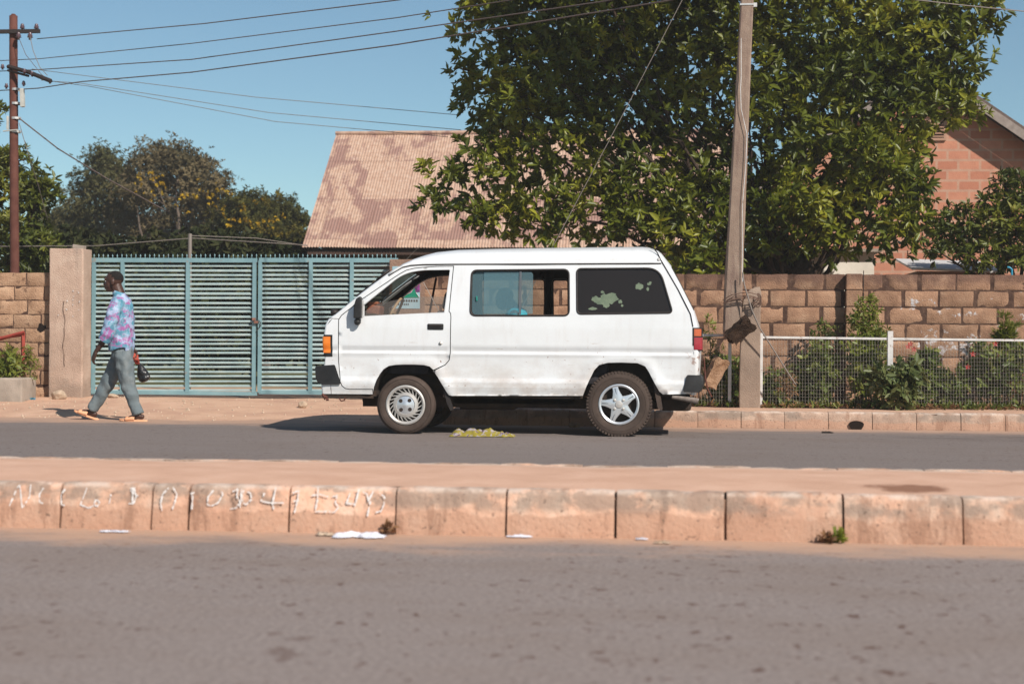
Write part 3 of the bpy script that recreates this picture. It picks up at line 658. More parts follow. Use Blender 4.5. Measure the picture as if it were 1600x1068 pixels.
for sg in (-1, 1):
    e = Vector((apx.x+sg*halfw, 0, zeave)); t_ = Vector((apx.x, 0, zt_)); nrm = Vector((sg*slope, 0, 1)).normalized()*.06
    vs = [(q.x+o.x, y, q.z+o.z) for y in (BY-.45, BY+6.4) for q in (t_, e) for o in (Vector((0, 0, 0)), nrm)]
    mb.add(vs, [(0, 1, 3, 2), (4, 6, 7, 5), (0, 4, 5, 1), (2, 3, 7, 6), (1, 5, 7, 3), (0, 2, 6, 4)])
rr_ = mb.build('roof', mat('dark_roof', [(.3, (.09, .065, .055)), (.7, (.14, .10, .085))], 6, .8), hr)
mb = MB()
for sg in (-1, 1):
    e = Vector((apx.x+sg*halfw, 0, zeave)); t_ = Vector((apx.x, 0, zt_)); dn = Vector((0, 0, -.2))
    vs = [(q.x+o.x, y, q.z+o.z) for y in (BY-.48, BY-.452) for q in (t_, e) for o in (Vector((0, 0, 0)), dn)]
    mb.add(vs, [(0, 1, 3, 2), (4, 6, 7, 5), (0, 4, 5, 1), (2, 3, 7, 6), (1, 5, 7, 3), (0, 2, 6, 4)])
mb.build('barge_board', mat('barge_board', [(.3, (.20, .16, .14)), (.7, (.30, .25, .22))], 8, .8), rr_)
v0 = P(1447, 192, BY); v1 = P(1474, 216, BY)
mb = MB(); mb.span((v0.x, BY-.03, v1.z), (v1.x, BY-.004, v0.z)); vn = mb.build('vent', M['crack'], hr)
mb = MB()
for i in range(5): z = v1.z+(v0.z-v1.z)*(i+.5)/5; mb.span((v0.x, BY-.06, z-.012), (v1.x, BY-.032, z+.012))
mb.span((v0.x-.05, BY-.05, v1.z-.05), (v0.x-.001, BY-.002, v0.z+.05)); mb.span((v1.x+.001, BY-.05, v1.z-.05), (v1.x+.05, BY-.002, v0.z+.05)); mb.span((v0.x, BY-.05, v0.z+.001), (v1.x, BY-.002, v0.z+.05)); mb.span((v0.x, BY-.05, v1.z-.05), (v1.x, BY-.002, v1.z-.001))
mb.build('vent_frame', mat('vent_frame', [(0, (.38, .22, .15))], rough=.8), vn)
# pale low building and sheets just over the wall
mb = MB(); a = P(1188, 394, 25.6); b = P(1366, 394, 25.6)
pb = empty('outbuilding', ((a.x+b.x)/2, 26.6, .2), 'whitewashed outbuilding showing over the wall under the big tree', 'outbuilding')
mb.span((a.x, 25.6, .1), (b.x, 27.6, a.z)); mb.build('wall', mat('whitewash', [(.3, (.55, .50, .43)), (.7, (.72, .67, .59))], 3, .85), pb)
mb = MB(); mb.span((a.x-.1, 25.45, a.z+.002), (b.x+.1, 27.8, a.z+.05)); mb.build('roof_slab', M['planter'], pb)
mb = MB(); a = P(1425, 406, 24.6); b = P(1572, 411, 24.6); z0 = P(1500, 440, 24.6).z
sh = empty('shed', ((a.x+b.x)/2, 25.6, .2), 'low shed with pale sheet roof just over the block wall at the right', 'shed')
mb.add([(a.x, 24.6, a.z-.12), (b.x, 24.6, b.z-.12), (b.x, 26.4, b.z+.12), (a.x, 26.4, a.z+.12), (a.x, 24.6, a.z-.15), (b.x, 24.6, b.z-.15), (b.x, 26.4, b.z+.09), (a.x, 26.4, a.z+.09)], [(0, 1, 2, 3), (7, 6, 5, 4), (0, 4, 5, 1), (1, 5, 6, 2), (2, 6, 7, 3), (3, 7, 4, 0)])
mb.build('roof', mat('pale_sheet', [(.3, (.45, .44, .43)), (.7, (.65, .63, .62))], 4, .6), sh)
mb = MB(); mb.span((a.x+.1, 24.8, .1), (b.x-.1, 26.2, a.z-.16)); mb.build('wall', M['darkwall'], sh)
mb = MB(); p = P(1581, 421, 22.5); mb.tube([(p.x, 22.5, .15), (p.x, 22.5, p.z), (p.x-.02, 22.5, p.z+.02), (p.x-.04, 22.5, p.z+.03), (p.x-.06, 22.5, p.z+.03)], .014, 8); tag(mb.build('water_pipe', mat('blue_pipe', [(0, (.02, .25, .38))], rough=.5)), 'thin blue water pipe rising behind the block wall, far right', 'pipe')

# ------------------------------------------------------------------ trees
def tree(name, label, base, blobs, m, nros, leafk=7, L=(.12, .19), trunk_r=.2, wr=.32, shell=.45, bark='bark', stems=1, group=None, twigs=True, rough=.28, spread=(.5, 1.25), flowers=None, lim=1.0, fork=.35):
    root = empty(name, base, label, 'tree', group); base = Vector(base)
    tb = MB(); cz = sum(b[2] for b in blobs)/len(blobs)
    for s in range(stems):
        b0 = base+Vector((random.uniform(-.35, .35), random.uniform(-.3, .3), -.2)) if stems > 1 else base+Vector((0, 0, -.2))
        fk_ = base+Vector((random.uniform(-.5, .5)*(stems > 1), random.uniform(-.3, .3), (cz-base.z)*fork+random.uniform(0, .5)))
        pth = limb_path(b0, fk_, .05, 5); tb.tube(pth, [trunk_r*(1-.06*i) for i in range(6)], 10)
        for i, b in enumerate(blobs):
            if i % stems != s or b[1] < base.y-.85: continue
            t_ = random.uniform(.55, 1); st = pth[min(5, int(t_*5))]
            e = Vector(b[:3]); pp = limb_path(st, e, .12, 7)
            r0 = min(trunk_r*.62, .05+.035*b[3])*lim; tb.tube(pp, [r0*(1-.105*k) for k in range(8)], 7)
            if twigs:
                for k in range(7):
                    q = pp[random.randint(3, 7)]; d = Vector(unit(rng.normal(size=(1, 3)))[0]); d.z = abs(d.z)*.6
                    tb.tube(limb_path(q, q+d*b[3]*.85, .15, 4), [r0*.35*(1-.2*i2) for i2 in range(5)], 5)
    tb.build('trunk', M[bark], root, smooth=True)
    p, d = blob_points(blobs, nros, shell, rough); ax = d+np.array([0, 0, .55])+rng.normal(size=d.shape)*.35
    hn = np.array([noise.noise(Vector(q)*1.1) for q in p])
    rosettes('crown', p, ax, M[m], root, leafk, L, wr, spread, .14, np.clip(.45+hn*1.1+rng.normal(size=len(p))*.12, 0, 1))
    if flowers:
        fm, nf, bl = flowers; p, d = blob_points(bl, nf, .8, .2); rosettes('blossom', p, d, M[fm], root, 6, (L[0]*.8, L[1]*.8), .6, spread)
    return root
def B(px, py, rpx, Y): q = P(px, py, Y); return (q.x, q.y, q.z, rpx*Y/F)
big = [B(1260, 210, 45, 23.7), B(1330, 120, 50, 23.8), B(1345, 230, 45, 23.5), B(1250, 310, 45, 23.4), B(1180, 160, 42, 23.8), B(770, 50, 72, 24.2), B(850, 10, 95, 24.6), B(790, 165, 78, 24.0), B(770, 255, 55, 23.7), B(708, 298, 36, 23.5), B(675, 318, 22, 23.4), B(668, 266, 16, 23.4), B(712, 262, 26, 23.6), B(745, 335, 30, 23.5),
       B(790, 335, 48, 23.8), B(860, 120, 95, 24.4), B(880, 230, 95, 24.2), B(850, 330, 62, 23.9), B(930, 50, 105, 24.8), B(940, 330, 70, 24.0), B(970, 180, 95, 24.6),
       B(1000, 60, 90, 25.4), B(1010, 310, 85, 24.2), B(1070, 200, 80, 24.9), B(1080, 90, 90, 25.2), B(1060, 370, 55, 23.8), B(1110, 320, 80, 24.4), B(1130, 20, 90, 25.0),
       B(1200, 100, 90, 24.8), B(1190, 240, 80, 24.8), B(1210, 350, 75, 24.1), B(1270, 40, 100, 24.9), B(1290, 150, 95, 24.7), B(1300, 270, 85, 24.4), B(1290, 355, 62, 23.8),
       B(1370, 80, 95, 24.8), B(1390, 180, 80, 24.5), B(1375, 290, 75, 24.0), B(1390, 365, 45, 23.6), B(1440, 120, 85, 24.8), B(1430, 25, 90, 25.0), B(1490, 110, 52, 24.7), B(1510, 35, 50, 24.9), B(1500, 165, 38, 24.5),
       B(1435, 345, 36, 23.6), B(1430, 285, 34, 23.8), B(1555, 15, 24, 24.8), B(725, 120, 30, 24.0), B(745, 12, 32, 24.3), B(1415, 225, 40, 24.1),
       B(900, -80, 120, 25), B(1100, -90, 140, 25.2), B(1300, -90, 140, 25.2), B(1000, 430, 40, 22.9), B(1110, 415, 40, 22.6)]
big += [B(x_, y_, r_, Y_) for x_, y_, r_, Y_ in ((870, -150, 90, 22.0), (980, -200, 110, 21.8), (1100, -170, 110, 21.6), (1210, -210, 110, 21.8), (1320, -180, 90, 22.0), (1040, -90, 60, 22.4), (1180, -95, 60, 22.4))]  # unseen overhead blobs added to shade the front of the crown
bx = P(1225, 600, 24.6)
tree('broadleaf_tree', 'huge glossy broadleaf tree rising over the block wall behind the van', (bx.x, 24.6, .17), big, 'leaf', 11500, 7, (.105, .20), .22, .36, .36, stems=3, rough=.45, lim=.55, fork=.42)
sm = [B(1500, 345, 34, 24.2), B(1535, 375, 36, 24.2), B(1572, 345, 38, 24.2), B(1592, 295, 36, 24.3), B(1600, 380, 40, 24.2), B(1555, 318, 22, 24.2), B(1475, 370, 26, 24.1), B(1470, 395, 24, 24), B(1640, 330, 50, 24.4), B(1570, 285, 16, 24.2), B(1525, 405, 24, 23.9), B(1580, 405, 24, 23.9)]
tree('young_tree', 'small leafy tree in front of the brick gable, right edge', (P(1590, 500, 24.2).x, 24.2, .17), sm, 'leaf2', 640, 7, (.10, .17), .07, .32, .3, rough=.35)
lt = [B(10, 300, 58, 27.8), B(-40, 260, 55, 27.8), B(55, 305, 35, 27.6), B(20, 252, 30, 27.8), B(30, 360, 45, 27.6), B(-20, 380, 60, 27.8), B(70, 380, 26, 27.4), B(0, 173, 16, 28), B(-40, 190, 40, 28), B(62, 290, 26, 27.5), B(40, 400, 40, 27.5)]
tree('street_tree', 'green tree behind the rust coloured utility pole at the left edge', (P(-20, 600, 27.8).x, 27.8, .2), lt, 'leaf2', 1500, 7, (.10, .17), .14, .32, .35, rough=.35)
def far_tree(name, label, px, base_y, blobs, m, n, bark='bark', fl=None, tr=.2):
    tree(name, label, (P(px, 500, base_y).x, base_y, .1), [B(*b, base_y+random.uniform(-1, 1)) for b in blobs], m, int(n*2.1), 6, (.07, .14), tr, .36, .25, bark=bark, group='trees on the skyline beyond the gate', rough=.75, spread=(.4, 1.5), flowers=fl)
far_tree('acacia_tree', 'brownish tree on the skyline with a ragged round crown, second from the left', 165, 52, [(165, 262, 38), (140, 290, 36), (180, 300, 45), (160, 245, 22), (125, 330, 40), (185, 340, 45), (150, 375, 45), (200, 270, 22)], 'leaf_far', 2600)
far_tree('acacia_tree', 'tallest skyline tree, brown crown with orange flecks above the gate', 262, 50, [(245, 245, 32), (275, 250, 38), (225, 255, 24), (310, 262, 32), (340, 285, 28), (250, 290, 45), (300, 305, 48), (215, 300, 35), (335, 330, 40), (270, 350, 50), (215, 355, 40), (320, 370, 40)], 'leaf_far_brown', 4200, 'bark_pale', ('leaf_yellow', 45, [B(235, 290, 25, 48.6), B(325, 290, 20, 48.6), B(290, 315, 20, 48.5)]), .25)
far_tree('acacia_tree', 'green and yellow tree on the skyline right beside the rusted roof', 415, 47, [(405, 325, 30), (440, 330, 28), (380, 325, 32), (465, 345, 20), (400, 360, 38), (440, 370, 34), (360, 350, 34), (475, 375, 20)], 'leaf_far_green', 2600, 'bark_pale', ('leaf_yellow', 60, [B(410, 335, 30, 45.8), B(370, 340, 25, 45.8), B(345, 310, 20, 46)]))
far_tree('acacia_tree', 'low dull tree on the skyline, leftmost beyond the pole', 92, 55, [(95, 345, 30), (70, 360, 32), (115, 360, 34), (90, 385, 30), (60, 330, 16)], 'leaf_far', 1400)
# dense scrub behind the gate
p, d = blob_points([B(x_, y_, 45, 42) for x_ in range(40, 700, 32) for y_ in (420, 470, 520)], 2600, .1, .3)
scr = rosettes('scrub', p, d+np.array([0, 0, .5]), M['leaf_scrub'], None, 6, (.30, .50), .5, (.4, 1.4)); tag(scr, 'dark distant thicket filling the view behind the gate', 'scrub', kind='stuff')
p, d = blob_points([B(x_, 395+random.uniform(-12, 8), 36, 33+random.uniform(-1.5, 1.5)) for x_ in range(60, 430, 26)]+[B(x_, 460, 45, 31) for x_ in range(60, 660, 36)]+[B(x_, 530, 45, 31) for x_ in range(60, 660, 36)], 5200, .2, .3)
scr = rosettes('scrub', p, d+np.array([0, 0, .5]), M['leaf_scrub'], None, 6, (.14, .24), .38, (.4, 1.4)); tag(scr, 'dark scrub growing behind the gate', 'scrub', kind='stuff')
mb = MB(); p0 = P(297, 365, 24); mb.tube([(p0.x, 24, .15), (p0.x, 24, p0.z)], .03, 6); tag(mb.build('fence_post', M['wire_grey']), 'thin grey post standing behind the gate', 'post')

# ------------------------------------------------------------------ utility pole (left) and lines
UY = 25.2; pb_ = P(23, 500, UY); pt = P(21, 25, UY)
up = empty('utility_pole', (pb_.x, UY, .2), 'rust brown steel utility pole with crossarms at the left edge', 'utility pole')
mb = MB(); mb.tube([(pb_.x+.01, UY, .0), (pb_.x, UY, 1.5), (pt.x+.005, UY, pt.z-.6), (pt.x, UY, pt.z)], [.078, .076, .068, .066], 14)
mb.tube([(pt.x, UY, pt.z), (pt.x, UY, pt.z+.03)], [.05, .03], 10); mb.build('pole', M['rustpole'], up, smooth=True)
def bar(mb, a, b, Y0, Y1, s, sx=None):
    p = P(*a, Y0); q = P(*b, Y1); mb.tube([p, q], s, 4)
mb = MB(); a = P(-30, 50, UY-.1); b = P(62, 50, UY-.1); mb.span((a.x, UY-.13, a.z-.03), (b.x, UY-.07, a.z+.03)); ca = mb.build('crossarm', M['darksteel'], up)
def insulator(px, py, Y, s=1.):
    p = P(px, py, Y); mb = MB(); mb.lathe([(.001, -.05*s), (.02*s, -.05*s), (.02*s, -.02*s), (.045*s, -.015*s), (.03*s, .005*s), (.04*s, .015*s), (.022*s, .035*s), (.03*s, .05*s), (.001, .065*s)], p, 12, 'z'); return mb
for px in (35, 57): insulator(px, 43, UY-.1).build('insulator', M['porcelain'], ca, smooth=True)
for px in (29, 47): insulator(px, 57, UY-.15, 1.1).build('insulator', M['porcelain'], ca, smooth=True)
mb = MB(); mb.tube([P(12, 104, UY-.1), P(45, 113, UY-.25), P(80, 127, UY-.5)], .035, 4); mb.tube([P(12, 110, UY-.1), P(45, 119, UY-.22)], .02, 4); ca2 = mb.build('crossarm', M['darksteel'], up)
for (x_, y_) in ((4, 105), (38, 112), (50, 116), (66, 122), (78, 127)): insulator(x_, y_, UY-.3, .8).build('insulator', M['porcelain'] if x_ < 60 else M['planter'], ca2, smooth=True)
mb = MB(); p = P(35, 153, UY-.1); mb.box(p, (.06, .08, .3), Matrix.Rotation(-.05, 3, 'Y'), .01); fb = mb.build('fuse_box', M['fusebox'], up)
for (x_, y_) in ((10, 135), (37, 131)): insulator(x_, y_, UY-.12, .8).build('insulator', M['porcelain'], up, smooth=True)
mb = MB(); p = P(12, 192, UY-.08); mb.box(p, (.03, .04, .22), None, .005); mb.tube([P(5, 205, UY-.08), P(28, 203, UY-.1)], .012, 5); mb.build('bracket', M['fusebox'], up)
for y_ in (140, 162, 185, 206):
    p = P(22, y_, UY); mb = MB(); mb.lathe([(.072, -.018), (.082, -.018), (.082, .018), (.072, .018)], (pb_.x-.003, UY, p.z), 18, 'z'); mb.build('clamp_band', M['galv'], up)
def wire(label, pts, r=.008, m='wire', cat='cable', name='overhead_wire', Ys=None, group=None, n=14, sag=0):
    ps = [P(x, y, Y) for x, y, Y in pts]; out = []
    for a, b in zip(ps[:-1], ps[1:]):
        for i in range(n): t = i/n; q = a.lerp(b, t); q.z -= sag*4*t*(1-t); out.append(q)
    out.append(ps[-1]); mb = MB(); mb.tube(out, r, 5); return tag(mb.build(name, M[m], smooth=True), label, cat, group)
gw = 'power lines fanning from the left pole'
wire('highest power line, leaving the top crossarm of the left pole', [(58, 61, UY), (320, 37, 22.5), (625, 0, 19.5), (900, -60, 17)], .008, group=gw)
wire('second highest power line crossing the sky from the left pole', [(-40, 97, UY+1), (62, 92, UY), (300, 68, 22.8), (620, 28, 20), (800, 0, 18.5), (1000, -40, 17)], .007, group=gw)
wire('third power line down, crossing the sky into the tree top', [(-40, 113, UY+1), (60, 109, UY), (300, 93, 22.8), (620, 49, 20), (946, 2, 18), (1100, -30, 17)], .008, group=gw)
wire('lowest of the four rising power lines, drooping near the left pole', [(-40, 144, UY+1), (60, 138, UY), (125, 128, 24.4), (300, 113, 22.8), (620, 70, 20), (1040, 2, 17.5), (1200, -30, 16.8)], .009, group=gw)
wire('thin line falling from the left pole across the sky to the tree, uppermost', [(50, 108, UY), (90, 113, 25), (400, 152, 24.5), (720, 180, 24.2)], .005, 'wire_grey', group=gw)
wire('thin line falling from the left pole to the tree, middle of three', [(80, 127, UY), (125, 130, 25), (420, 176, 24.5), (720, 203, 24.2)], .005, 'wire_grey', group=gw)
wire('thin line falling from the left pole towards the rusted roof, lowest of three', [(80, 127, UY), (140, 135, 25), (430, 190, 24.6), (700, 214, 24.4)], .005, 'wire_grey', group=gw)
wire('black service cable sloping down from the left pole past the brown trees', [(30, 185, UY-.1), (90, 232, 25.5), (165, 278, 26.5), (260, 330, 28)], .012, group=gw)
wire('slack wire hanging below the service cable beside the left pole', [(30, 192, UY-.1), (44, 240, UY), (60, 290, UY+.5), (75, 345, UY+1)], .006, 'wire_grey', group=gw)
wire('loose jumper wire drooping between the two crossarms of the left pole', [(47, 58, UY-.2), (52, 80, UY-.3), (62, 105, UY-.3), (74, 118, UY-.4)], .006, 'wire_grey', group=gw)
wire('jumper wire slanting across the left pole between crossarms', [(29, 58, UY-.2), (40, 85, UY-.25), (66, 118, UY-.4)], .005, group=gw)
wire('faint wire running level behind the gate, in front of the brown trees', [(-20, 385, 27), (150, 384, 27), (300, 372, 27), (480, 383, 27)], .008, 'wire_grey', group=gw)
wire('second faint wire behind the gate, sagging from the thin grey post', [(297, 368, 24), (400, 372, 24.5), (480, 384, 25)], .006, 'wire_grey', group=gw)
wire('pale power line crossing the sky at the top right corner', [(1380, -6, 20), (1500, 8, 20.5), (1640, 22, 21)], .007, 'wire_grey', group=None)
wire('taut guy wire slanting down in front of the big tree behind the van roof', [(1078, -30, 19.2), (1066, 0, 19.2), (970, 185, 19.3), (866, 381, 19.4), (790, 530, 19.5), (754, 600, 19.6)], .005, 'wire_grey', 'cable', 'guy_wire')

# ------------------------------------------------------------------ broken concrete pole lashed to a stub
CY = 19.85
cp = empty('concrete_pole', P(1147, 535, CY), 'tall square concrete pole, snapped at its foot and lashed to a stub', 'pole')
mb = MB(); secs = [(-340, 1184, 19), (0, 1167, 19.5), (215, 1157, 23), (430, 1146.5, 27), (515, 1143.5, 27.5)]
vs = []; 
path = []
for i in range(len(secs)-1):
    for k in range(8):
        t_ = k/8; path.append([secs[i][j]*(1-t_)+secs[i+1][j]*t_ for j in range(3)])
path.append(list(secs[-1])); path.append([528, 1141, 20])
for (y_, x_, w_) in path:
    q = P(x_, y_, CY); h = w_/2*CY/F
    for dx, dy in ((-1, -.8), (-.8, -1), (.8, -1), (1, -.8), (1, .8), (.8, 1), (-.8, 1), (-1, .8)):
        vs.append((q.x+dx*h+.006*noise.noise(Vector((q.z*7, dx, dy))), CY+dy*h+.006*noise.noise(Vector((q.z*7, dy, dx+5))), q.z+(.03*noise.noise(Vector((dx*3, dy*3, 1))) if y_ > 520 else 0)))
k = len(path); fs = [(i*8+j, i*8+(j+1) % 8, (i+1)*8+(j+1) % 8, (i+1)*8+j) for i in range(k-1) for j in range(8)]+[tuple(range(8)), tuple((k-1)*8+j for j in range(8))]
mb.add(vs, fs); mb.build('shaft', M['concrete'], cp)
q = P(1166.5, 9, CY); mb = MB(); mb.box((q.x, CY, q.z), (.17, .17, .02)); mb.box((q.x+.1, CY-.03, q.z), (.05, .03, .05)); mb.build('steel_band', M['galv'], cp)
mb = MB(); mb.tube([P(1158+.0*i, y_, CY-.12) for i, y_ in enumerate((60, 90, 120))]+[P(1157, 140, CY-.13), P(1158, 170, CY-.13), P(1167, 210, CY-.13), P(1165, 260, CY-.13), P(1160, 320, CY-.13), P(1160, 440, CY-.14)], .0045, 5); mb.build('down_lead', M['whitemetal'], cp)
st = empty('concrete_stub', P(1171, 628, CY+.05), 'thick broken concrete stub standing in the kerb beside the leaning pole', 'pole')
mb = MB(); vs = []; rows_ = [(640, 1171, 32), (600, 1171, 32), (560, 1171.5, 31), (520, 1172.5, 30), (490, 1173, 29), (468, 1175, 28), (455, 1180, 18), (448, 1183, 8)]
for (y_, x_, w_) in rows_:
    q = P(x_, y_, CY+.06); h = w_/2*CY/F
    for dx, dy in ((-1, -1), (1, -1), (1, 1), (-1, 1)): vs.append((q.x+dx*h, CY+.06+dy*h*.8, q.z+.03*noise.noise(Vector((dx*2, dy*2, y_*.1)))))
k = len(rows_); mb.add(vs, [(i*4+j, i*4+(j+1) % 4, (i+1)*4+(j+1) % 4, (i+1)*4+j) for i in range(k-1) for j in range(4)]+[tuple(range(4)), tuple((k-1)*4+j for j in range(4))])
mb.build('shaft', M['concrete_grey'], st, bevel=.012)
mb = MB()
for i in range(4):
    z_ = 470-i*2.2; c0 = P(1135-random.uniform(0, 6), z_+random.uniform(-4, 8), CY-.16); c1 = P(1158, z_-4+random.uniform(-3, 3), CY-.19); c2 = P(1183+random.uniform(0, 7), z_-3+random.uniform(-4, 6), CY-.14)
    mb.tube([c0, c0.lerp(c1, .5)+Vector((0, -.02, .02)), c1, c1.lerp(c2, .5)+Vector((0, -.02, .015)), c2, c2+Vector((.01, .12, -.03))], .006, 5)
for i in range(3):
    c0 = P(1183, 466+i*3, CY-.12); mb.tube([c0+Vector((.05*math.sin(a), -.02, .06*math.cos(a)+.0)) for a in np.linspace(0, 5.2, 9)], .007, 5)
tag(mb.build('binding_wire', mat('rusty_wire', [(.3, (.08, .045, .03)), (.7, (.17, .10, .075))], 20, .8)), 'rusty wire bound round the snapped pole and its stub', 'wire')
def chunk(name, label, a, b, wpx, Y, m, d=.16):
    p = P(*a, Y); q = P(*b, Y); L_ = (q-p).length; w_ = wpx*Y/F; ang = math.atan2((q-p).x, (q-p).z)
    mb = MB(); n0 = 0; mb.box((0, 0, 0), (w_, d, L_)); bm = bmesh.new(); me = mb.mesh('t'); bm.from_mesh(me)
    bmesh.ops.subdivide_edges(bm, edges=bm.edges, cuts=5, use_grid_fill=True)
    Mr = Matrix.Rotation(ang, 3, 'Y') @ Matrix.Rotation(.3, 3, 'Z')
    for v in bm.verts:
        e = abs(v.co.z)/(L_/2); v.co += Vector((noise.noise(v.co*14), noise.noise(v.co*14+Vector((9, 0, 0))), noise.noise(v.co*14+Vector((0, 9, 0)))))*(.02+.02*e); v.co = Mr @ v.co+(p+q)/2
    me2 = bpy.data.meshes.new(name); bm.to_mesh(me2); bm.free(); bpy.data.meshes.remove(me); return tag(link_mesh(name, me2, m), label, 'rubble')
chunk('concrete_chunk', 'dark broken concrete chunk hanging wired between the snapped pole and stub', (1139, 531), (1173, 502), 23, CY-.24, M['brokenwood'], .14)
chunk('concrete_chunk', 'tan broken concrete chunk leaning behind the van rear bumper', (1106, 604), (1128, 560), 21, CY-.10, M['orangeblock'], .15)
wire('thin stay rod slanting from the lashed pole down into the shrubs', [(1160, 425, CY-.2), (1163, 445, CY-.22), (1175, 485, CY-.24), (1187, 512, CY-.2), (1233, 585, CY-.12), (1243, 600, CY-.1)], .009, 'wire_grey', 'cable', 'stay_wire')
wire('rusty wires dangling from the broken chunk beside the van rear', [(1100, 560, CY-.3), (1102, 590, CY-.32), (1106, 608, CY-.33), (1112, 620, CY-.34)], .010, 'rustpole', 'wire', 'loose_wire')

# ------------------------------------------------------------------ white mesh fence
FY = 20.05
fe = empty('mesh_fence', P(1390, 630, FY), 'white painted wire mesh fence with square posts in front of the block wall', 'fence')
mb = MB(); p0 = P(1186, 526.5, FY); p1 = P(1760, 533.5, FY); 
def slopebar(mb, p, q, w_, h):
    vs = [(r_.x, FY+dy*w_, r_.z+dz*h) for r_ in (p, q) for dy, dz in ((-1, -1), (1, -1), (1, 1), (-1, 1))]
    mb.add(vs, [(0, 1, 5, 4), (1, 2, 6, 5), (2, 3, 7, 6), (3, 0, 4, 7), (0, 3, 2, 1), (4, 5, 6, 7)])
slopebar(mb, p0, p1, .014, .013); mb.build('top_rail', M['whitemetal'], fe)
for x_, y0_, w_, s_ in ((1189, 520, 6, .02), (1391, 517, 8, .03)):
    mb = MB(); vbar(mb, x_, y0_, 634, w_, FY+(.0 if w_ > 6 else .002), .06); mb.build('post', M['whitemetal'], fe)
def wiremesh(mb, px0, px1, pyt, pyb, stepx=4.55, rows=17, Y=FY-.018):
    n_ = int((px1-px0)/stepx)
    for i in range(n_+1):
        x_ = px0+i*stepx; a = P(x_, pyt+(x_-1190)*.012, Y); b = P(x_+random.uniform(-.6, .6), pyb, Y)
        mb.add([a+Vector((-.0011, 0, 0)), a+Vector((.0011, 0, 0)), b+Vector((.0011, 0, 0)), b+Vector((-.0011, 0, 0)), a+Vector((0, .003, 0)), b+Vector((0, .003, 0))], [(0, 1, 2, 3), (1, 4, 5, 2), (4, 0, 3, 5)])
    for j in range(rows):
        f_ = (j/rows)**.9; a = P(px0, pyt+(pyb-pyt)*f_, Y-.003); b = P(px1, pyt+(pyb-pyt)*f_+(px1-px0)*.010*(1-f_), Y-.003); out = [a.lerp(b, t)+Vector((0, 0, .004*noise.noise(Vector((t*20, j, 0))))) for t in np.linspace(0, 1, 16)]
        mb.tube(out, .0011, 3)
mb = MB(); wiremesh(mb, 1190, 1640, 529, 631); mb.build('wire_mesh', M['mesh'], fe)
fe2 = empty('mesh_fence', P(1115, 630, FY), 'short run of wire mesh fence between the van and the leaning pole', 'fence')
mb = MB(); slopebar(mb, P(1060, 523, FY), P(1134, 523.5, FY), .016, .015); mb.build('top_rail', M['whitemetal'], fe2)
mb = MB(); vbar(mb, 1140.5, 535, 634, 5, FY, .045); mb.build('post', M['galv'], fe2)
mb = MB(); wiremesh(mb, 1060, 1152, 526, 631, 4.55, 16); mb.build('wire_mesh', M['mesh'], fe2)

# ------------------------------------------------------------------ shrubs in the bed
def shrub(name, label, px, pyb, Y, hpx, wpx, m, n0, L=(.05, .09), wr=.45, k=6, stems=7, flowers=None, spread=(.5, 1.3), cat='shrub', depth=.22, lean=0, fill=.25, taper=.6, gzb=None, fm='petal', sway=0.):
    n = int(n0*1.9); L = (L[0]*1.15, L[1]*1.2); b = P(px, pyb, Y); s = Y/F; H_ = hpx*s; W_ = wpx*s/2; root = empty(name, (b.x, Y, b.z), label, cat)
    mb = MB(); cen = []; ax = []
    for i in range(stems):
        an = random.uniform(0, 2*math.pi); rr = random.random()**.5; tx = math.cos(an)*rr; ty = math.sin(an)*rr
        h = H_*random.uniform(.6, 1.0)*(1-.35*abs(tx)*taper); e = b+Vector((tx*W_+lean*s, ty*depth, h)); st_ = b+Vector((tx*W_*.35, ty*depth*.4, -.05))
        pth = limb_path(st_, e, .06+sway, 6); mb.tube(pth, [.008*(1-.11*q) for q in range(7)], 5)
        per = max(2, n//stems)
        for q in range(per):
            t_ = fill+(1-fill)*random.random()**.8; f_ = t_*6; i0 = min(5, int(f_)); p = pth[i0].lerp(pth[i0+1], f_-i0)
            o = Vector(rng.normal(size=3))*min(.07, .22*W_+.03)*(1.25-t_*.6); cen.append(p+o); ax.append(Vector((o.x, o.y-.01, abs(o.z)*.5+.02)).normalized())
    mb.build('stem', M['stem'], root)
    rosettes('foliage', np.array(cen), np.array(ax), M[m], root, k, L, wr, spread, .15)
    if flowers:
        for (fx, fy) in flowers:
            c = P(fx, fy, Y-depth-.02); mb = MB()
            for q in range(5):
                a = q*2*math.pi/5+.3; d1 = Vector((math.cos(a), -.35, math.sin(a))); d2 = Vector((math.cos(a+.5), -.15, math.sin(a+.5))); d3 = Vector((math.cos(a-.5), -.15, math.sin(a-.5)))
                mb.tint = random.random(); mb.add([c, c+d3*.022, c+d1*.04, c+d2*.022], [(0, 1, 2, 3)])
            mb.build('flower', M[fm], root)
    return root
SY = 20.5
shrub('shrub', 'rounded dark green shrub behind the mesh fence, right of the stay wire', 1275, 633, SY, 96, 105, 'leaf_shrub', 210, (.05, .085), .5, 6, 14, cat='shrub')
shrub('weed', 'tall feathery weed rising above the fence rail beside the wall pilaster', 1362, 633, SY-.05, 190, 52, 'leaf_bright', 190, (.05, .085), .26, 6, 9, taper=.4, depth=.08, cat='weed', fill=.15)
shrub('weed', 'broad leaved weed climbing beside the feathery one, left of it', 1343, 633, SY-.1, 160, 34, 'leaf_bright', 80, (.06, .10), .42, 6, 4, depth=.06, cat='weed')
shrub('shrub', 'shrub with large pale leaves in front of the white fence post', 1395, 634, FY-.15, 72, 100, 'leaf_pale', 85, (.08, .13), .42, 6, 9, depth=.1)
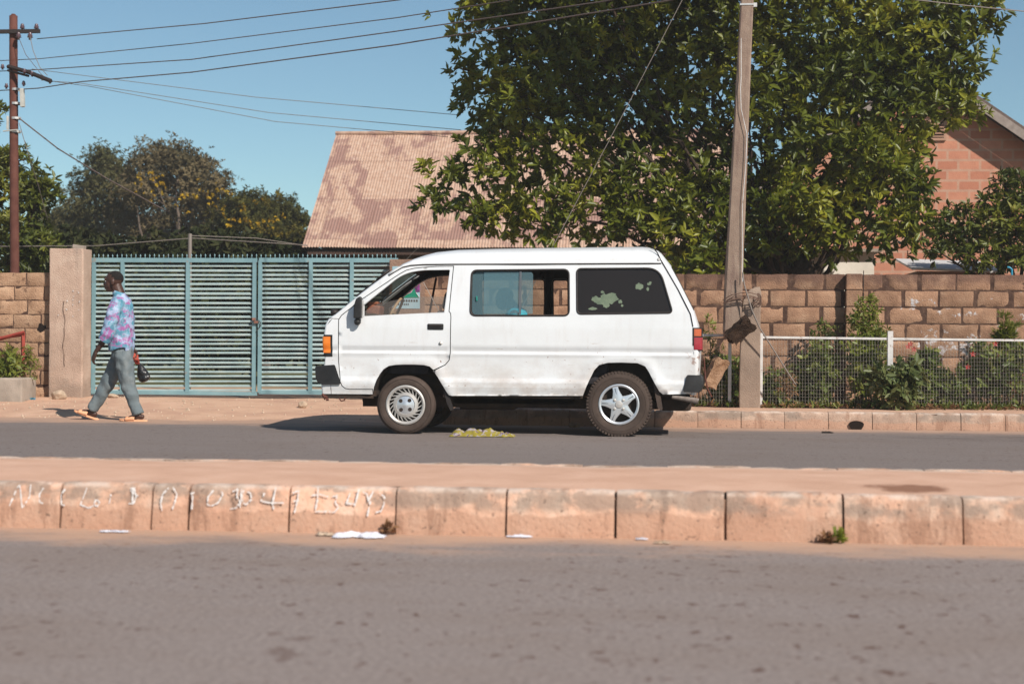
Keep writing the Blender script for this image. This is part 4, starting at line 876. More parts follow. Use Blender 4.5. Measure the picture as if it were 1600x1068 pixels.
shrub('shrub', 'leafy green shrub right of the fence post with a red flower on top', 1440, 633, SY-.1, 92, 62, 'leaf_shrub', 110, (.07, .12), .45, 6, 9, flowers=[(1423, 537), (1428, 545), (1419, 541)], depth=.15)
shrub('shrub', 'low bush at the fence foot between the red flowers', 1486, 633, SY-.1, 58, 60, 'leaf_shrub', 80, (.06, .10), .4, 6, 8, flowers=[(1512, 573)], depth=.12)
shrub('shrub', 'dense hedge bush behind the fence at the right edge with a red flower', 1556, 633, SY+.05, 105, 100, 'leaf_shrub', 230, (.05, .09), .45, 6, 13, flowers=[(1555, 537), (1520, 553)], depth=.22)
shrub('shrub', 'twiggy brown-leaved bush at the extreme right behind the mesh', 1590, 633, SY, 96, 70, 'leaf_dry', 120, (.04, .07), .4, 5, 12, depth=.15)
shrub('conifer', 'small bright green conifer poking above the fence rail at the right', 1569, 560, SY+.35, 72, 26, 'leaf_bright', 150, (.05, .08), .14, 7, 9, spread=(.1, .5), depth=.08, taper=.9, cat='shrub', fill=.05)
shrub('weed', 'spindly weed growing against the wall just right of the van', 1108, 633, SY, 152, 26, 'leaf_bright', 36, (.04, .07), .3, 5, 3, depth=.05, cat='weed')
shrub('shrub', 'dark undergrowth behind the mesh right of the van bumper', 1125, 633, SY, 85, 90, 'leaf_shrub', 150, (.05, .09), .45, 6, 12)
shrub('shrub', 'small mixed bush with dry twigs at the first fence post', 1210, 633, SY-.1, 60, 50, 'leaf_shrub', 70, (.05, .09), .42, 6, 8)
shrub('weed', 'dead brown weed between the first fence post and the dark shrub', 1226, 633, SY-.2, 62, 26, 'leaf_dry', 40, (.04, .08), .25, 5, 7, cat='weed')
shrub('weed', 'thin weed on the block wall above the dark shrub', 1290, 560, SY+.4, 70, 40, 'leaf_shrub', 40, (.04, .07), .35, 5, 5, cat='weed', depth=.08)
n_ = 900; x_ = rng.uniform(P(1060, 600, 20).x, 9, n_); y_ = rng.uniform(FY-.1, 21.1, n_); pts = np.stack([x_, y_, np.full(n_, .2)], 1)
gc = rosettes('ground_cover', pts, np.tile([0, -.2, 1.], (n_, 1)), M['leaf_shrub'], None, 6, (.05, .10), .3, (.2, 1.2)); tag(gc, 'low weeds covering the bed between fence and wall', 'ground cover', kind='stuff')
n_ = 260; x_ = rng.uniform(P(1060, 600, 20).x, 6, n_); y_ = rng.uniform(FY-.12, 20.5, n_); pts = np.stack([x_, y_, np.full(n_, .2)], 1)
gc = rosettes('leaf_litter', pts, np.tile([0, -.2, 1.], (n_, 1)), M['leaf_dry'], None, 5, (.04, .08), .35, (.4, 1.5)); tag(gc, 'dry brown leaves lying in the bed along the fence', 'leaf litter', kind='stuff')

# left edge: planter, railing, plants, litter
pl0 = P(-60, 634, 21.0); pl1 = P(34, 634, 21.0); zt_ = P(0, 590, 21.0).z; zb_ = G(0, 634, .07).z
mb = MB(); mb.span((pl0.x, 21.0, .02), (pl1.x, 21.5, zt_), .02); tag(mb.build('planter', M['planter']), 'rough grey concrete planter block at the left edge', 'planter')
shrub('potted_weed', 'bushy yellow-green weeds growing out of the grey planter', 8, 592, 21.30, 48, 60, 'leaf_bright', 110, (.05, .09), .28, 6, 10, cat='weed', depth=.18)
shrub('potted_weed', 'small wiry weed between the red railing and the gate pillar', 45, 600, 21.4, 65, 16, 'leaf_bright', 30, (.04, .07), .3, 5, 4, cat='weed', depth=.05)
rl = empty('railing', P(36, 615, 21.55), 'red painted angle-iron railing corner in front of the left wall', 'railing')
mb = MB(); mb.tube([P(36, 616, 21.58), P(36, 519, 21.58)], .03, 4); mb.build('post', M['redmetal'], rl)
mb = MB(); mb.tube([P(38, 519, 21.55), P(-60, 545, 21.45)], .026, 4); mb.tube([P(38, 523, 21.57), P(-60, 535, 22.1)], .02, 4); mb.build('rail', M['redmetal'], rl)
def rock(name, label, px, py, Y, rx, ry, m, cat='stone'):
    p = G(px, py, .0); z0 = gz(P(px, py, Y).x, Y); p = P(px, py, Y); bm = bmesh.new(); bmesh.ops.create_icosphere(bm, subdivisions=3, radius=1)
    s = Y/F
    for v in bm.verts:
        q = v.co.copy(); v.co *= 1+.28*noise.noise(q*1.6+Vector((px, 0, 0)))+.08*noise.noise(q*5); v.co = Vector((v.co.x*rx*s+p.x, v.co.y*rx*s*.8+Y, max(v.co.z*ry*s, -ry*s*.8)+z0+ry*s*.7))
    me = bpy.data.meshes.new(name); bm.to_mesh(me); bm.free(); return tag(link_mesh(name, me, m, smooth=True), label, cat)
rock('stone', 'fist-sized tan stone at the foot of the left gate pillar', 92, 618, 21.45, 12, 8.5, M['stone'])
rock('stone', 'small pale stone on the sand in front of the gate, left of the van bumper', 473, 630, 20.6, 7, 6, M['stone'])
rock('stone', 'low flat rubble lump under the gate between the man and gate pillar', 176, 622, 21.9, 9, 3.5, M['stone'])
rock('brick_bat', 'orange brick fragment lying in the shade under the van', 898, 635, 18.3, 9, 6, M['orangeblock'], 'brick')
mb = MB(); c = P(59, 622, 21.5); zz = gz(c.x, 21.3)
for i in range(7):
    a = random.uniform(0, 6.3); d = Vector((math.cos(a), math.sin(a)*.6, random.uniform(.2, .9)))*.06; e = Vector((-math.sin(a), .3, .2))*.03
    o = Vector((c.x, 21.3, zz)); mb.add([o, o+d*.6+e, o+d, o+d*.6-e], [(0, 1, 2, 3)])
tag(mb.build('plastic_litter', mat('blue_plastic', [(0, (.06, .32, .50))], rough=.4)), 'crumpled scrap of bright blue plastic at the wall foot', 'litter')
mb = MB(); c = P(42, 622, 21.4); zz = gz(c.x, 21.2)
for i in range(9):
    o = Vector((c.x+random.uniform(-.1, .12), 21.2+random.uniform(-.1, .1), zz)); d = Vector((random.uniform(-.05, .05), random.uniform(-.03, .03), random.uniform(.01, .05))); e = Vector((.03, 0, .01))
    mb.add([o, o+d+e, o+d*1.4, o+d-e*.6], [(0, 1, 2, 3)])
tag(mb.build('paper_litter', M['planter']), 'grey scraps of litter beside the planter', 'litter')

# pebbles on the sandy apron
n_ = 700; mb = MB()
for i in range(n_):
    x = random.uniform(-11, -1.8); y = 18.7+3.3*random.random(); r_ = random.choice((.006, .008, .01, .014, .02)); mb.tint = random.random()
    z = gz(x, y); mb.add([(x-r_, y, z), (x, y-r_, z), (x+r_, y, z), (x, y+r_, z), (x+r_*.2, y, z+r_*1.1)], [(0, 1, 4), (1, 2, 4), (2, 3, 4), (3, 0, 4)])
tag(mb.build('gravel', M['stone']), 'loose gravel scattered over the sand before the gate', 'gravel', kind='stuff')

# ------------------------------------------------------------------ the van
VY = 16.52; HWD = .82; VC = VY+HWD          # near side plane and centre line of the van
van = empty('van', ((G(637, 679).x+G(971, 683).x)/2, VC, 0), 'white minibus with worn paint parked facing left in the far lane', 'van')
def q2(px, py): p = P(px, py, VY); return (p.x, p.z)
_z = lambda py: P(800, py, VY).z
# half width of the body by height (tumblehome, waist crease, sill flange)
WP = [(.36, .792), (.43, .803), (.50, .822), (.545, .824), (.60, .807), (.70, .806), (.80, .809), (.843, .817), (.868, .806), (.93, .821), (1.10, .822), (1.28, .812), (1.55, .775), (1.80, .737), (2.05, .70)]
def hw(z):
    z = min(max(z, WP[0][0]), WP[-1][0])
    for (a, b), (c, d) in zip(WP[:-1], WP[1:]):
        if z <= c: t = (z-a)/(c-a); t = t*t*(3-2*t) if z < 1.2 else t; return b+(d-b)*t
    return WP[-1][1]
def polyd(poly, p, closed=True):
    best = 9
    for i in range(len(poly)-(0 if closed else 1)):
        a = poly[i]; b = poly[(i+1) % len(poly)]; dx = b[0]-a[0]; dz = b[1]-a[1]; l2 = dx*dx+dz*dz+1e-12
        t = max(0, min(1, ((p[0]-a[0])*dx+(p[1]-a[1])*dz)/l2)); best = min(best, math.hypot(a[0]+t*dx-p[0], a[1]+t*dz-p[1]))
    return best
def inside(poly, p):
    c = False; x, y = p; n = len(poly)
    for i in range(n):
        x1, y1 = poly[i]; x2, y2 = poly[(i+1) % n]
        if (y1 > y) != (y2 > y) and x < (x2-x1)*(y-y1)/(y2-y1)+x1: c = not c
    return c
def dense(poly, step=.03, closed=True):
    out = []
    for i in range(len(poly)-(0 if closed else 1)):
        a = poly[i]; b = poly[(i+1) % len(poly)]; n = max(1, int(math.hypot(b[0]-a[0], b[1]-a[1])/step))
        out += [(a[0]+(b[0]-a[0])*k/n, a[1]+(b[1]-a[1])*k/n) for k in range(n)]
    if not closed: out.append(poly[-1])
    return out
def rounded(poly, r, n=5):
    out = []; k = len(poly); rs = r if hasattr(r, '__len__') else [r]*k
    for i in range(k):
        p0 = Vector(poly[i-1]); p = Vector(poly[i]); p1 = Vector(poly[(i+1) % k]); a = (p0-p).normalized(); b = (p1-p).normalized()
        rr = min(rs[i], (p0-p).length*.48, (p1-p).length*.48)
        if rr < .004: out.append(tuple(p)); continue
        s = p+a*rr; e = p+b*rr
        for j in range(n+1): t = j/n; q = s*(1-t)**2+p*2*t*(1-t)+e*t*t; out.append((q.x, q.y))
    return out
def offset(poly, d):
    """offset a closed polygon inwards (d>0)"""
    k = len(poly); area = sum(poly[i][0]*poly[(i+1) % k][1]-poly[(i+1) % k][0]*poly[i][1] for i in range(k)); sg = 1 if area > 0 else -1; out = []
    for i in range(k):
        a = Vector(poly[i-1]); p = Vector(poly[i]); b = Vector(poly[(i+1) % k]); e1 = (p-a).normalized(); e2 = (b-p).normalized()
        n1 = Vector((-e1.y, e1.x))*sg; n2 = Vector((-e2.y, e2.x))*sg; n_ = (n1+n2); n_ = n_.normalized() if n_.length > 1e-6 else n1
        c_ = max(.5, n_.dot(n1)); out.append((p.x+n_.x*d/c_, p.y+n_.y*d/c_))
    return out
arch_f = [q2(*p) for p in ((582, 616), (586, 604), (590, 593), (595, 584), (600, 577.5), (608, 572.5), (618, 571), (629, 570.5), (646, 570.5), (662, 571.2), (671, 573.5), (677, 579), (684, 589), (692, 602), (697, 611), (701, 617))]
arch_r = [q2(*p) for p in ((910.5, 618), (916, 604), (921, 593), (928.5, 578), (936, 570), (949.5, 566.5), (970, 566), (996, 567), (1008, 572), (1014, 581), (1020, 593), (1026, 604), (1030, 611), (1036, 616))]
nose_edge = [q2(*p) for p in ((504, 615), (505, 600), (509, 562), (508, 528), (511, 508), (520, 497), (526, 493), (535, 485), (566, 460), (582, 447.5), (606, 429), (627, 415.5), (640, 413))]
rear_edge = [q2(*p) for p in ((1034, 410), (1036, 412), (1047, 430), (1060, 452), (1079, 490), (1082.5, 510), (1084, 546), (1086, 590), (1080, 615))]
door_edge = [q2(*p) for p in ((677, 580), (696, 570), (702, 563), (704, 552), (705, 495), (704.5, 489), (702, 486), (708, 414.5), (680, 415), (658, 416.5), (645, 418), (633, 421), (624, 426), (614, 432.5), (564, 467), (533, 492), (528.5, 499), (528, 564), (531, 596), (534, 603), (539, 607), (546, 608.5), (582, 608.5))]
w_door = rounded([q2(*p) for p in ((567.5, 494), (694, 488), (702, 420.5), (658, 421), (636, 425), (620, 433), (567.5, 476))], [.01, .01, .015, .1, .06, .06, .005])
w_mid = rounded([q2(*p) for p in ((734, 493.5), (890, 493.5), (889, 419.5), (735, 421)) ], .065)
w_rear = rounded([q2(*p) for p in ((901, 491), (1052, 489), (1031, 417.5), (900, 418.5))], [.055, .055, .14, .055], 8)
body_poly = nose_edge+[q2(700, 411.5), q2(850, 411), q2(1000, 410.3)]+rear_edge+arch_r[::-1]+[q2(905, 618), q2(706, 618)]+arch_f[::-1][:5]+door_edge+[q2(582, 615.5)]
def side_mesh(poly, holes, name, m, parent, side=-1, flare=True, inset=0., grid=.045):
    """body panel: outline in (x,z) triangulated with interior points and bent to the body's section; side -1 = near the camera"""
    poly = dense(poly, .035); holes = [dense(h, .035) for h in holes]; V = []; E = []
    for lp in [poly]+holes:
        b = len(V); V += [Vector(p) for p in lp]; E += [(b+i, b+(i+1) % len(lp)) for i in range(len(lp))]
    xs = [p[0] for p in poly]; zs = [p[1] for p in poly]
    zl = sorted(set([round(z, 4) for z in np.arange(min(zs), max(zs), grid)]+[z for z, _ in WP]+[.825, .835, .855, .875, .89, .91, .52, .565, .58]))
    for x in np.arange(min(xs), max(xs), grid):
        for z in zl:
            p = (x, z)
            if inside(poly, p) and not any(inside(h, p) for h in holes) and polyd(poly, p) > .012 and all(polyd(h, p) > .012 for h in holes): V.append(Vector(p))
    vo, _, fo, *_ = delaunay_2d_cdt(V, E, [], 0, 1e-6)
    fs = []
    for f in fo:
        c_ = sum((vo[i] for i in f), Vector((0, 0)))/len(f)
        if inside(poly, c_) and not any(inside(h, c_) for h in holes): fs.append(tuple(f))
    vs = []
    for v in vo:
        y = hw(v.y)-inset
        if flare:
            d = min(polyd(arch_f, v, False), polyd(arch_r, v, False)); y += .024*max(0, 1-d/.13)**1.3 - .016*max(0, 1-d/.02)
        # slight hand-beaten waviness of old sheet metal
        if not inset: y += .0035*noise.noise(Vector((v.x*2.3, v.y*2.6, 3)))+.0008*noise.noise(Vector((v.x*9, v.y*9, 1)))
        vs.append((v.x, VC+side*y, v.y))
    mb = MB(); mb.add(vs, fs); me = mb.mesh(name); bm = bmesh.new(); bm.from_mesh(me)
    bmesh.ops.delete(bm, geom=[v for v in bm.verts if not v.link_faces], context='VERTS'); bmesh.ops.recalc_face_normals(bm, faces=bm.faces)
    s = sum(f.normal.y*f.calc_area() for f in bm.faces)
    if s*side < 0: bmesh.ops.reverse_faces(bm, faces=bm.faces)
    bm.to_mesh(me); bm.free(); return link_mesh(name, me, m, parent, True)
def paint_extra(t, col, pos):
    X, Y, Z = xyz(t, pos)
    dirt = mth(t, 'MULTIPLY', nz(t, pos, 3, .36, .70, (1, 1, 1.5), 7), mth(t, 'MULTIPLY', ramp(t, Z, 1.0, .42), .62))
    dirt = mth(t, 'ADD', dirt, mth(t, 'MULTIPLY', nz(t, pos, 6, .5, .75, (2.5, 1, .4), 5, 3), .14))
    col = mixc(t, dirt, col, (.42, .33, .27))
    chips = mth(t, 'MULTIPLY', nz(t, pos, 24, .665, .69, (1, 1, 1), 5, 2), ramp(t, Z, 1.0, .8))
    col = mixc(t, chips, col, (.22, .10, .06))
    dx = ramp(t, X, G(1060, 650).x, G(1078, 650).x); rust = mth(t, 'MULTIPLY', mth(t, 'MULTIPLY', nz(t, pos, 13, .56, .60, (1, 1, 1), 6, 6), dx), ramp(t, Z, 1.05, .9))
    col = mixc(t, mth(t, 'MULTIPLY', rust, .85), col, (.24, .10, .055))
    scr = mth(t, 'MULTIPLY', nz(t, pos, 5, .685, .70, (.6, 1, 7), 4, 11), mth(t, 'MULTIPLY', ramp(t, Z, 1.05, .95), .6))
    col = mixc(t, scr, col, (.38, .27, .2))
    return mixc(t, mth(t, 'MULTIPLY', nz(t, pos, 1.2, .4, .7), .25), col, (.55, .55, .54))
M['paint'] = mat('white_van_paint', [(0, (.70, .71, .72))], rough=.36, spec=.45, extra=paint_extra, coat=.3, bump=.25, bscale=4.5, bdist=.012)
M['rubber'] = mat('black_rubber', [(.3, (.018, .014, .013)), (.7, (.035, .028, .026))], 20, .55)
M['plastic'] = mat('black_plastic', [(.3, (.010, .010, .011)), (.7, (.026, .025, .025))], 7, .5, .1, 60)
M['interior'] = mat('van_interior', [(.3, (.018, .012, .010)), (.7, (.035, .024, .02))], 5, .85)
M['seat'] = mat('seat_cloth', [(.3, (.02, .02, .024)), (.7, (.045, .04, .045))], 12, .9)
M['chassis'] = mat('chassis', [(.3, (.02, .014, .012)), (.7, (.055, .035, .025))], 7, .9)
M['tyre'] = mat('tyre_rubber', [(.3, (.05, .035, .028)), (.6, (.075, .053, .043)), (.8, (.11, .08, .064))], 7, .85, .3, 60, .2)
M['rim'] = mat('rim_silver', [(.3, (.40, .37, .34)), (.7, (.58, .55, .52))], 6, .4, metal=.35, spec=.5)
M['rim_dark'] = mat('rim_dark', [(0, (.03, .02, .016))], rough=.8)
M['alloy'] = mat('alloy', [(.3, (.58, .60, .63)), (.7, (.72, .74, .76))], 6, .3, metal=.6, spec=.5)
M['amber'] = mat('amber_lens', [(.3, (.75, .16, .01)), (.7, (.85, .24, .02))], 14, .22, spec=.6, coat=.5)
M['redlens'] = mat('red_lens', [(0, (.30, .02, .035))], rough=.2, spec=.6, coat=.5)
M['orangelens'] = mat('orange_lens', [(0, (.45, .09, .03))], rough=.2, spec=.6, coat=.5)
def glassmat(name, tint, base, fac, rough=.05):
    m = bpy.data.materials.new(name); m.use_nodes = True; t = m.node_tree; N = t.nodes; L = t.links; b = N['Principled BSDF']
    b.inputs['Base Color'].default_value = (*base, 1); b.inputs['Roughness'].default_value = rough; b.inputs['Specular IOR Level'].default_value = .6
    tr = N.new('ShaderNodeBsdfTransparent'); tr.inputs[0].default_value = (*tint, 1); mx_ = N.new('ShaderNodeMixShader'); mx_.inputs[0].default_value = fac
    L.new(tr.outputs[0], mx_.inputs[1]); L.new(b.outputs[0], mx_.inputs[2]); L.new(mx_.outputs[0], N['Material Output'].inputs[0]); return m
M['glass_blue'] = glassmat('blue_tint_glass', (.66, .84, .88), (.17, .29, .33), .36)
M['glass_clear'] = glassmat('dusty_glass', (.80, .84, .84), (.30, .26, .23), .22, .2)
M['glass_dark'] = glassmat('dark_film_glass', (.10, .085, .07), (.020, .014, .011), .62, .3)
M['film_patch'] = mat('peeled_film', [(.3, (.10, .135, .09)), (.7, (.17, .21, .14))], 14, .5)

# sides
w_mid_f = rounded([q2(*p) for p in ((724, 493.5), (834, 493.5), (834, 426), (724, 426))], .05)
w_q_f = rounded([q2(*p) for p in ((846, 493.5), (874, 493.5), (874, 427), (846, 427))], .04)
side_body = side_mesh(body_poly, [w_mid, w_rear], 'body', M['paint'], van)
far_body = side_mesh(body_poly, [w_mid_f, w_q_f, w_rear], 'body_side', M['paint'], van, 1)
door_poly = arch_f[::-1][4:]+[q2(582, 608.5)]+door_edge[::-1][1:-1]
door_poly = offset(door_poly, .0085)
doors = []
for side in (-1, 1):
    d = side_mesh(door_poly, [w_door], 'door', M['paint'], van, side); doors.append(d)
# inner trim panels with thickness, set behind the paint
trim_poly = nose_edge[6:]+[q2(850, 411), q2(1000, 410.3)]+rear_edge[:5]+[q2(1079, 540), q2(520, 540)]
trim_poly = offset(trim_poly, .02)
w_door_i = offset(w_door, -.008)
side_mesh(trim_poly, [w_door_i, offset(w_mid, -.006), offset(w_rear, -.006)], 'door_trim', M['interior'], van, -1, False, .05, .12)
side_mesh(trim_poly, [w_door_i, offset(w_mid_f, -.006), offset(w_q_f, -.006), offset(w_rear, -.006)], 'door_trim', M['interior'], van, 1, False, .05, .12)
def window_seal(poly, name, m, parent, side, wd=.014, out=.005, depth=.055):
    poly = dense(poly, .05); k = len(poly); inn = offset(poly, wd); outp = offset(poly, -.004); vs = []
    for a, i_, o in zip(poly, inn, outp):
        Yf = lambda p, e: VC+side*(hw(p[1])+e)
        vs += [(o[0], Yf(o, -.002), o[1]), (o[0], Yf(o, out), o[1]), ((a[0]+i_[0])/2, Yf(a, out+.003), (a[1]+i_[1])/2), (i_[0], Yf(i_, out*.3), i_[1]), (i_[0], Yf(i_, -depth), i_[1])]
    mb = MB(); mb.add(vs, [(5*i+j, 5*((i+1) % k)+j, 5*((i+1) % k)+j+1, 5*i+j+1) for i in range(k) for j in range(4)]); return mb.build(name, m, parent, smooth=True)
def pane(poly, name, m, parent, side, inset=.02):
    poly = dense(poly, .06); mb = MB(); vs = [(p[0], VC+side*(hw(p[1])-inset), p[1]) for p in poly]; mb.add(vs, [tuple(range(len(vs)))]); me = mb.mesh(name)
    return link_mesh(name, me, m, parent)
def px_poly(pts): return [q2(*p) for p in pts]
for side in (-1, 1):
    f = window_seal(w_door, 'window_seal', M['paint'], doors[(side+1)//2], side, .003, -.002, .05)
wf = window_seal(w_mid, 'window', M['rubber'], van, -1)
pane(offset(rounded([q2(*p) for p in ((735, 493), (811, 493), (811, 420), (735, 420))], [.06, .01, .01, .06]), .012), 'pane', M['glass_blue'], wf, -1, .030)
pane(px_poly(((755, 490), (832, 490), (832, 428), (829, 424), (755, 424))), 'sliding_pane', M['glass_blue'], wf, -1, .018)
mb = MB(); a = P(812, 491, VY); b = P(812, 423, VY)
for x_, wx_ in ((811, .012),):
    for t0 in range(6):
        za_ = a.z+(b.z-a.z)*t0/6; zb_2 = a.z+(b.z-a.z)*(t0+1)/6; mb.add([(a.x-wx_, VC-hw(za_)+.010, za_), (a.x+wx_, VC-hw(za_)+.010, za_), (a.x+wx_, VC-hw(zb_2)+.010, zb_2), (a.x-wx_, VC-hw(zb_2)+.010, zb_2)], [(0, 1, 2, 3)])
mb.build('sash_bar', mat('sash_grey', [(0, (.13, .14, .15))], rough=.4, metal=.4), wf)
mb = MB(); p = P(744, 466, VY); mb.box((p.x, VC-hw(p.z)+.024, p.z), (.016, .02, .05), None, .006); mb.build('latch', mat('latch_green', [(0, (.02, .22, .18))], rough=.4), wf)
wf2 = window_seal(w_rear, 'window', M['rubber'], van, -1)
pane(offset(w_rear, .010), 'pane', M['glass_dark'], wf2, -1, .008)
def blot(px, py, rx, ry, n=22, seed=0, amp=.35): return [q2(px+rx*math.cos(a)*(1+amp*noise.noise(Vector((math.cos(a)*2, math.sin(a)*2, seed)))), py+ry*math.sin(a)*(1+amp*noise.noise(Vector((math.cos(a)*2.5, math.sin(a)*2.5, seed+9))))) for a in np.linspace(0, 2*math.pi, n, endpoint=False)]
mb = MB()
for i, (x_, y_, rx, ry) in enumerate(((952, 466, 14, 8), (942, 470, 12, 6.5), (930, 467, 6, 4), (947, 476, 5, 5), (926, 482, 7, 2.2), (969, 471, 3.2, 3), (972, 477, 2, 2), (999, 447, 6, 5), (1012, 451, 2.2, 3), (1014, 443, 3, 2.2), (1016, 441, 2, 2), (941, 456, 3, 2))):
    pp = blot(x_, y_, rx, ry, 40, seed=i, amp=.55); mb = MB(); mb.add([(p[0], VC-(hw(p[1])-.0055-.0002*i), p[1]) for p in pp], [tuple(range(len(pp)))]); mb.build('peeled_film', M['film_patch'], wf2)
for w_, gl in ((w_mid_f, 'glass_clear'), (w_q_f, None), (w_rear, 'glass_dark')):
    ff = window_seal(w_, 'window', M['rubber'], van, 1)
    if gl: pane(offset(w_, .012), 'pane', M[gl], ff, 1)
# half-lowered door glass, vent bar of the far door
pane(px_poly(((570, 493), (694, 488), (697, 463), (640, 463.5), (590, 474), (570, 485))), 'door_glass', M['glass_clear'], doors[0], -1, .03)
mb = MB(); a = q2(634, 492); b = q2(648, 424); mb.tube([(a[0], VC+hw(a[1])-.02, a[1]), (b[0], VC+hw(b[1])-.02, b[1])], .014, 6); mb.build('vent_bar', mat('dark_red_bar', [(0, (.10, .02, .02))], rough=.5), doors[1])

# front, roof and tail as one wrapped shell: (edge on the side panel, point on the centre line)
EC = [((505, 617), (499, 617)), ((505, 600), (498, 600)), ((507, 580), (500, 580)), ((509, 562), (504.5, 562)), ((508, 545), (502.5, 545)), ((508, 528), (502, 527)), ((511, 508), (505, 506)), ((515, 501), (508, 499)), ((520, 497), (512, 493.5)), ((526, 493), (520, 489.5)),
      ((535, 485), (531, 481)), ((566, 460), (561, 455)), ((582, 447.5), (577, 442.5)), ((606, 429), (602, 424)), ((627, 415.5), (626, 408.5)),
      ((640, 413), (642, 400)), ((655, 412), (659, 393.5)), ((668, 411.8), (675, 389)), ((700, 411.5), (708, 385.3)), ((760, 411.2), (762, 383.6)), ((850, 411), (850, 382)), ((950, 410.5), (950, 380.6)), ((1000, 410.3), (1003, 380.2)), ((1018, 410.2), (1013, 381.3)),
      ((1034, 410), (1027, 387)), ((1036, 412), (1033, 391.5)), ((1047, 430), (1049.5, 412)), ((1060, 452), (1063.5, 438)), ((1079, 490), (1086, 483)), ((1082.5, 510), (1094, 507)), ((1084, 546), (1097.5, 546)), ((1086, 590), (1095, 590)), ((1080, 617), (1090, 617))]
ECw = [(q2(*e), q2(*c_)) for e, c_ in EC]
def dens(L_, mx_=.07):
    out = []; tg = []
    for i in range(len(L_)-1):
        (e0, c0), (e1, c1) = L_[i], L_[i+1]; n_ = max(1, int(math.hypot(c1[0]-c0[0], c1[1]-c0[1])/mx_))
        for k in range(n_): t = k/n_; out.append(((e0[0]+(e1[0]-e0[0])*t, e0[1]+(e1[1]-e0[1])*t), (c0[0]+(c1[0]-c0[0])*t, c0[1]+(c1[1]-c0[1])*t))); tg.append(i+t)
    out.append(L_[-1]); tg.append(len(L_)-1); return out, tg
ring, tg = dens(ECw)
def nexp(s): return 3.6 if s < 14 else (3.0 if s < 24 else 3.6)
NA = 26
us = [math.sin(math.pi/2*i/NA) for i in range(NA+1)]
us = [-u for u in us[::-1][:-1]]+us
def shell_pt(e, c_, u, s, d=0):
    n_ = nexp(s); a = abs(u); t = 1-(max(0, 1-a**n_))**(1/n_); x = c_[0]+(e[0]-c_[0])*t; z = c_[1]+(e[1]-c_[1])*t
    return (x, VC+u*(hw(e[1])-.0005-d), z)
def shell(name, m, parent, sa, sb, u0=-1, u1=1, off_=0., skip=None):
    rows_ = [(r_, s) for r_, s in zip(ring, tg) if sa-1e-6 <= s <= sb+1e-6]; cols_ = [u for u in us if u0 <= u <= u1]
    vs = []; cx, cz = -1.7, 1.0
    for (e, c_), s in rows_:
        for u in cols_:
            x, y, z = shell_pt(e, c_, u, s)
            if off_: dd = Vector((cx-x, 0, 1.15-z)); dd.normalize(); x += dd.x*off_; z += dd.z*off_; y += (VC-y)*off_*.6
            vs.append((x, y, z))
    k = len(cols_); fs = []
    for i in range(len(rows_)-1):
        for j in range(k-1):
            s = (rows_[i][1]+rows_[i+1][1])/2; u = (cols_[j]+cols_[j+1])/2
            if skip and skip(s, u): continue
            fs.append((i*k+j, i*k+j+1, (i+1)*k+j+1, (i+1)*k+j))
    mb = MB(); mb.add(vs, fs); me = mb.mesh(name); bm = bmesh.new(); bm.from_mesh(me); bmesh.ops.delete(bm, geom=[v for v in bm.verts if not v.link_faces], context='VERTS')
    bmesh.ops.recalc_face_normals(bm, faces=bm.faces); bm.to_mesh(me); bm.free(); return link_mesh(name, me, m, parent, True)
is_ws = lambda s, u: 10 < s < 14 and abs(u) < .93
is_tg = lambda s, u: 26 < s < 28 and abs(u) < .88
shell('front_panel', M['paint'], van, 0, 15, skip=is_ws)
roof = shell('roof', M['paint'], van, 15, 24)
tail = shell('tailgate', M['paint'], van, 24, len(EC)-1, skip=is_tg)
M['glass_screen'] = glassmat('dark_windscreen', (.16, .15, .12), (.02, .018, .014), .45, .15)
shell('windscreen', M['glass_screen'], van, 10, 14, -.935, .935)
shell('rear_window', M['glass_dark'], tail, 26, 28, -.89, .89)
shell('headliner', M['interior'], van, 13.4, 25, off_=.055)
shell('lower_liner', M['interior'], van, 0, 8, off_=.06)
shell('tail_liner', M['interior'], van, 28, len(EC)-1, off_=.06)
def along(pts, e=.0, side=-1): return [(x, VC+side*(hw(z)+e), z) for x, z in pts]
gut = dense([q2(*p) for p in ((606, 430.5), (615, 424.5), (627, 417.5), (640, 414.5), (660, 413.3), (700, 412.8), (850, 412.3), (1000, 411.6), (1033, 411.2))], .08, False)
for side in (-1, 1):
    mb = MB(); mb.tube(along(gut, .001, side), .0058, 6); mb.build('gutter_line', M['rubber'], roof)
    mb = MB(); mb.tube([(x, y, z+.014) for x, y, z in along(gut, .004, side)], .0095, 6); mb.build('rain_gutter', M['paint'], roof, smooth=True)
    tl = dense([q2(*p) for p in ((1019, 383.5), (1027, 394), (1034, 408), (1047, 430.5), (1060, 453), (1079, 490.5), (1082.8, 510))], .05, False)
    pts = []
    for x, z in tl:
        h_ = hw(min(z, 1.79)); f_ = max(0, (z-1.79)/.2); pts.append((x, VC+side*(h_*(1-.12*f_**2.2)+.001), z))
    mb = MB(); mb.tube(pts, .0058, 6); mb.build('tailgate_gap', M['rubber'], tail)
    sb = side
    mb = MB(); mb.tube(along(dense([q2(*p) for p in ((512, 496), (522, 497.5), (530, 498))], .04, False), .0, side), .003, 5); mb.build('panel_gap', M['crack'], van)
